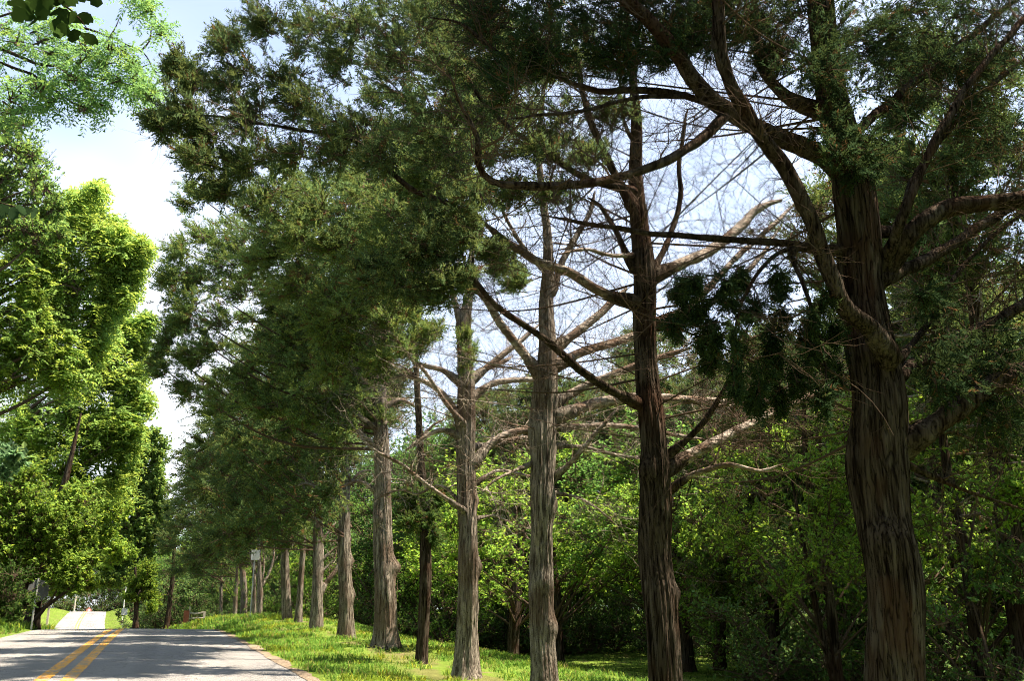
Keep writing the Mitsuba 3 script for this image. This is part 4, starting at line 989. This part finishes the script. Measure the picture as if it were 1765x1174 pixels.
for k in range(44):
    y = 66 + 5.0 * k + rw.uniform(-2, 2)
    for side in (-1, 1):
        off = rw.uniform(0, 5) + (8.5 if side > 0 else 9.0) + (6.0 if 125 < y < 225 else 0)
        x = float(X_ROAD(y)) + side * (HALF + off)
        if side > 0 and y < 100: x = max(x, 9.5)
        wood(x, y, FORMS[rw.integers(3)], rw.uniform(1.0, 1.5))
        wood(x + side * 9, y + 2, FORMS[rw.integers(3)], rw.uniform(1.2, 1.7))
for k in range(16):
    for r in range(2):
        wood(-70 + 8 * k + rw.uniform(-2, 2), 262 + 14 * r + rw.uniform(-4, 4), FORMS[rw.integers(3)], rw.uniform(1.5, 2.0))
        wood(-70 + 8 * k + rw.uniform(-2, 2), 244 + rw.uniform(-4, 4), 'bush_form', rw.uniform(2.4, 3.4))
        if abs(-66 + 8 * k + 18) > 8: wood(-66 + 8 * k, 236 + rw.uniform(-3, 3), 'bush_form', rw.uniform(2.2, 2.8))
        wood(-66 + 8 * k + rw.uniform(-2, 2), 252 + rw.uniform(-4, 4), 'tree_form_three', rw.uniform(1.3, 1.7))
for k in range(14):
    y = 66 + 4 * k
    wood(float(X_ROAD(y)) + HALF + 6.5 + rw.uniform(0, 3), y, 'bush_form', rw.uniform(.9, 1.5))
    wood(float(X_ROAD(y)) - HALF - 7.5 - rw.uniform(0, 3), y, 'bush_form', rw.uniform(1.0, 1.6))

# row and wood carried on out of view, added to dim the nearest cedar
for x, y, fm, s in [(5.5, -1.6, 'cedar_form_two', 1.05), (5.6, -6, 'cedar_form_three', 1.0), (5.5, -10, 'cedar_form_one', 1.0), (15, 2, 'tree_form_three', 1.2), (13, -6, 'tree_form_one', 1.2), (19, 7, 'tree_form_three', 1.25), (22, -2, 'tree_form_two', 1.3)]:
    wk += 1
    ref_group(f'woodland__{wk:03d}', fm, x, y, float(ground_z(x, y)) - .1, 10.0 * (wk % 5) if 'cedar' in fm else 47.0 * wk, s)
for x, y, s in ((-6.5, 3, 1.2), (-6, 0, 1.3), (-6.5, -4, 1.25), (-6, -8, 1.25), (-7, -11, 1.2), (-8, 10, 1.2), (7, -8, 1.2), (0, -14, 1.3), (4, -17, 1.3), (8, -3, 1.1)):  # unseen overhanging crowns added to block sky light
    wood(x, y, 'tree_form_three', s)
for k in range(14):
    y = -22 + 4.2 * k
    wood((-9.5 if y < 9 else -11.5) + rw.uniform(-1.5, 1), y, FORMS[k % 3], rw.uniform(1.1, 1.5))
    wood((-10.5 if y < 12 else -13) + rw.uniform(-1.5, 1), y + 2, 'bush_form', rw.uniform(1.3, 1.9))

# cedars in the background at the right
rc = np.random.default_rng(19)
for k, (lab, px, Y, form, s, dz, nb) in enumerate([('blue green cedar showing between the right hand limbs of the largest cedar', 1640, 15, 'cedar_form_three', .9, 0, 12), ('twiggy olive cedar behind the drooping foliage of the largest cedar', 1330, 21, 'cedar_form_two', .72, 1.0, 24), ('dark cedar behind the bare limbs of the rugged cedar', 1120, 40, 'cedar_form_one', 1.25, 0, 10), ('twiggy cedar at the right edge behind the young sunlit tree', 1760, 11, 'cedar_form_one', .75, 2.5, 22)]):
    t = thing('background_cedar', lab, 'tree'); b = at(px, 1100, Y); z = float(ground_z(b[0], b[1]))
    P, R = smooth_path([[b[0], b[1], z - .1], [b[0] + .1, b[1], z + 4], [b[0], b[1], z + 9 * s + dz]], .3, np.array([.2, .15, .04])[:, None])
    part(t, 'trunk', tube(P, R[:, 0], 16, fluted(k, .3)), 'bark', True)
    ref_group(t + '__foliage', form, b[0], b[1], z - .8 + dz, 60 * k, s)
    part(t, 'bare_limbs', bare_limbs(rc, P, (z + 1.8, z + 5.0 + dz), nb, 3.6, .03), 'deadwood', kind='stuff')

# ================================================================== signs, posts and boxes
def post(t, name, p, h, r, bsdf, sides=10):
    part(t, name, tube(np.array([[p[0], p[1], p[2] - .3], [p[0], p[1], p[2] + h * .5], [p[0], p[1], p[2] + h]]), np.array([r, r, r]), sides), bsdf, 30)


def ground_at(px, py, Y):
    b = at(px, py, Y); return np.array([b[0], b[1], float(ground_z(b[0], b[1]))])


def plate(t, c, w, h, yaw, bsdf, corners=None, name='plate', r=.03):
    """A flat sign plate of w by h at c, facing the camera's side of the road turned by yaw."""
    from shapely.geometry import Polygon, box as sbox
    poly = Polygon(corners) if corners else sbox(-w / 2 + r, -h / 2 + r, w / 2 - r, h / 2 - r).buffer(r)
    m = trimesh.creation.extrude_polygon(poly, .012)
    m.apply_transform(np.array([[1, 0, 0, 0], [0, 0, 1, 0], [0, 1, 0, 0], [0, 0, 0, 1.0]]))
    a = math.radians(yaw); m.apply_transform(np.array([[math.cos(a), -math.sin(a), 0, c[0]], [math.sin(a), math.cos(a), 0, c[1]], [0, 0, 1, c[2]], [0, 0, 0, 1.0]]))
    m.fix_normals()
    return part(t, name, m, bsdf)


t = thing('road_sign', 'white rectangular sign plate on a tall thin post among the cedars', 'sign')
p = ground_at(431, 1068, 50); h = at(431, 948, 50)[2] - p[2]
post(t, 'post', p, h, .035, 'steel')
plate(t, (p[0] + .02, p[1] - .06, at(432, 957, 50)[2]), .42, .50, -8, 'white_metal')

t = thing('stop_sign', 'grey back of an octagonal road sign at the far left', 'sign')
p = ground_at(54, 1082, 41); zc = at(60, 1018, 41)[2]
post(t, 'post', p, zc + .45 - p[2], .035, 'steel')
oct_ = [(.41 * math.cos(math.radians(22.5 + 45 * k)), .41 * math.sin(math.radians(22.5 + 45 * k))) for k in range(8)]
plate(t, (p[0] + .05, p[1] + .06, zc), 0, 0, 25, 'grey_metal', oct_)

t = thing('mailbox', 'dark mailbox on a wooden post at the left edge of the road', 'mailbox')
p = ground_at(80, 1082, 52)
part(t, 'post', box(p[0], p[1], p[2] + .5, .1, .1, 1.3), 'pale_wood')
a = np.linspace(0, np.pi, 9)
from shapely.geometry import Polygon
prof = Polygon([(-.11, 0)] + [(-.11 * math.cos(x), .14 + .11 * math.sin(x)) for x in a] + [(.11, 0)])
m = trimesh.creation.extrude_polygon(prof, .5); m.apply_transform(np.array([[1, 0, 0, p[0]], [0, 0, 1, p[1] - .25], [0, 1, 0, p[2] + 1.152], [0, 0, 0, 1.0]])); m.fix_normals()
part(t, 'box', m, 'dark_metal')
part(t, 'flag', box(p[0] + .125, p[1] - .05, p[2] + 1.35, .012, .04, .2), 'rust_paint')

t = thing('utility_pole', 'pale thin pole at the top of the far hill', 'pole')
p = ground_at(127, 1057, 214); post(t, 'pole', p, at(128, 1028, 214)[2] - p[2], .16, 'pale_wood')
part(t, 'crossarm', box(p[0], p[1], at(128, 1030, 214)[2], 1.4, .12, .12), 'pale_wood')

t = thing('warning_sign', 'small reddish diamond sign at the crest of the far road', 'sign')
p = at(153, 1056, 222); p[2] = float(ground_z(p[0], p[1])); zc = at(153, 1052.5, 222)[2]
post(t, 'post', p, zc - p[2] + .2, .05, 'steel')
plate(t, (p[0], p[1] - .1, zc), 0, 0, 0, 'sign_red', [(-.62, 0), (0, -.62), (.62, 0), (0, .62)])
plate(t, (p[0], p[1] - .13, zc), 0, 0, 0, 'white_metal', [(-.34, 0), (0, -.34), (.34, 0), (0, .34)], 'panel')

t = thing('roadside_sign', 'pale square sign on a thin post on the grass right of the far road', 'sign')
p = ground_at(212, 1078, 118); zc = at(212, 1055, 118)[2]
post(t, 'post', p, max(zc - p[2], .6), .04, 'steel')
plate(t, (p[0], p[1] - .08, zc), .62, .75, 10, 'white_metal')

t = thing('marker_pole', 'thin pale pole in front of the dark wood right of the far road', 'pole')
p = ground_at(211, 1066, 150); post(t, 'pole', p, at(211, 1002, 150)[2] - p[2], .07, 'white_metal')

t = thing('driveway_gate', 'rust red gate board with a pale rail beyond the crest', 'gate')
b = at(320, 1073, 88); z0 = b[2]; zg = float(ground_z(b[0], b[1])); s = mpp(b)
part(t, 'board', box(b[0], b[1], (zg + z0 + 19 * s) / 2, 9 * s, .12, z0 + 19 * s - zg), 'rust_paint')
e = at(351, 1073, 88)
part(t, 'post', box(e[0], e[1], (zg + z0 + 18 * s) / 2, 4 * s, .15, z0 + 18 * s - zg), 'pale_wood')
f = at(325, 1073, 88)
part(t, 'post', box(f[0], f[1] + .15, (zg + z0 + 26 * s) / 2, 2.2 * s, .1, z0 + 26 * s - zg), 'pale_wood')
rail, _ = smooth_path([[f[0], f[1] + .3, z0 + 15 * s], [(e[0] + f[0]) / 2, e[1] + .3, z0 + 14 * s], [e[0], e[1] + .3, z0 + 17 * s]], .2)
part(t, 'rail', tube(rail, np.full(len(rail), .07), 8), 'pale_wood', True)
rail, _ = smooth_path([[f[0], f[1] + .3, z0 + 6 * s], [e[0], e[1] + .3, z0 + 7 * s]], .2)
part(t, 'rail', tube(rail, np.full(len(rail), .05), 8), 'pale_wood', True)
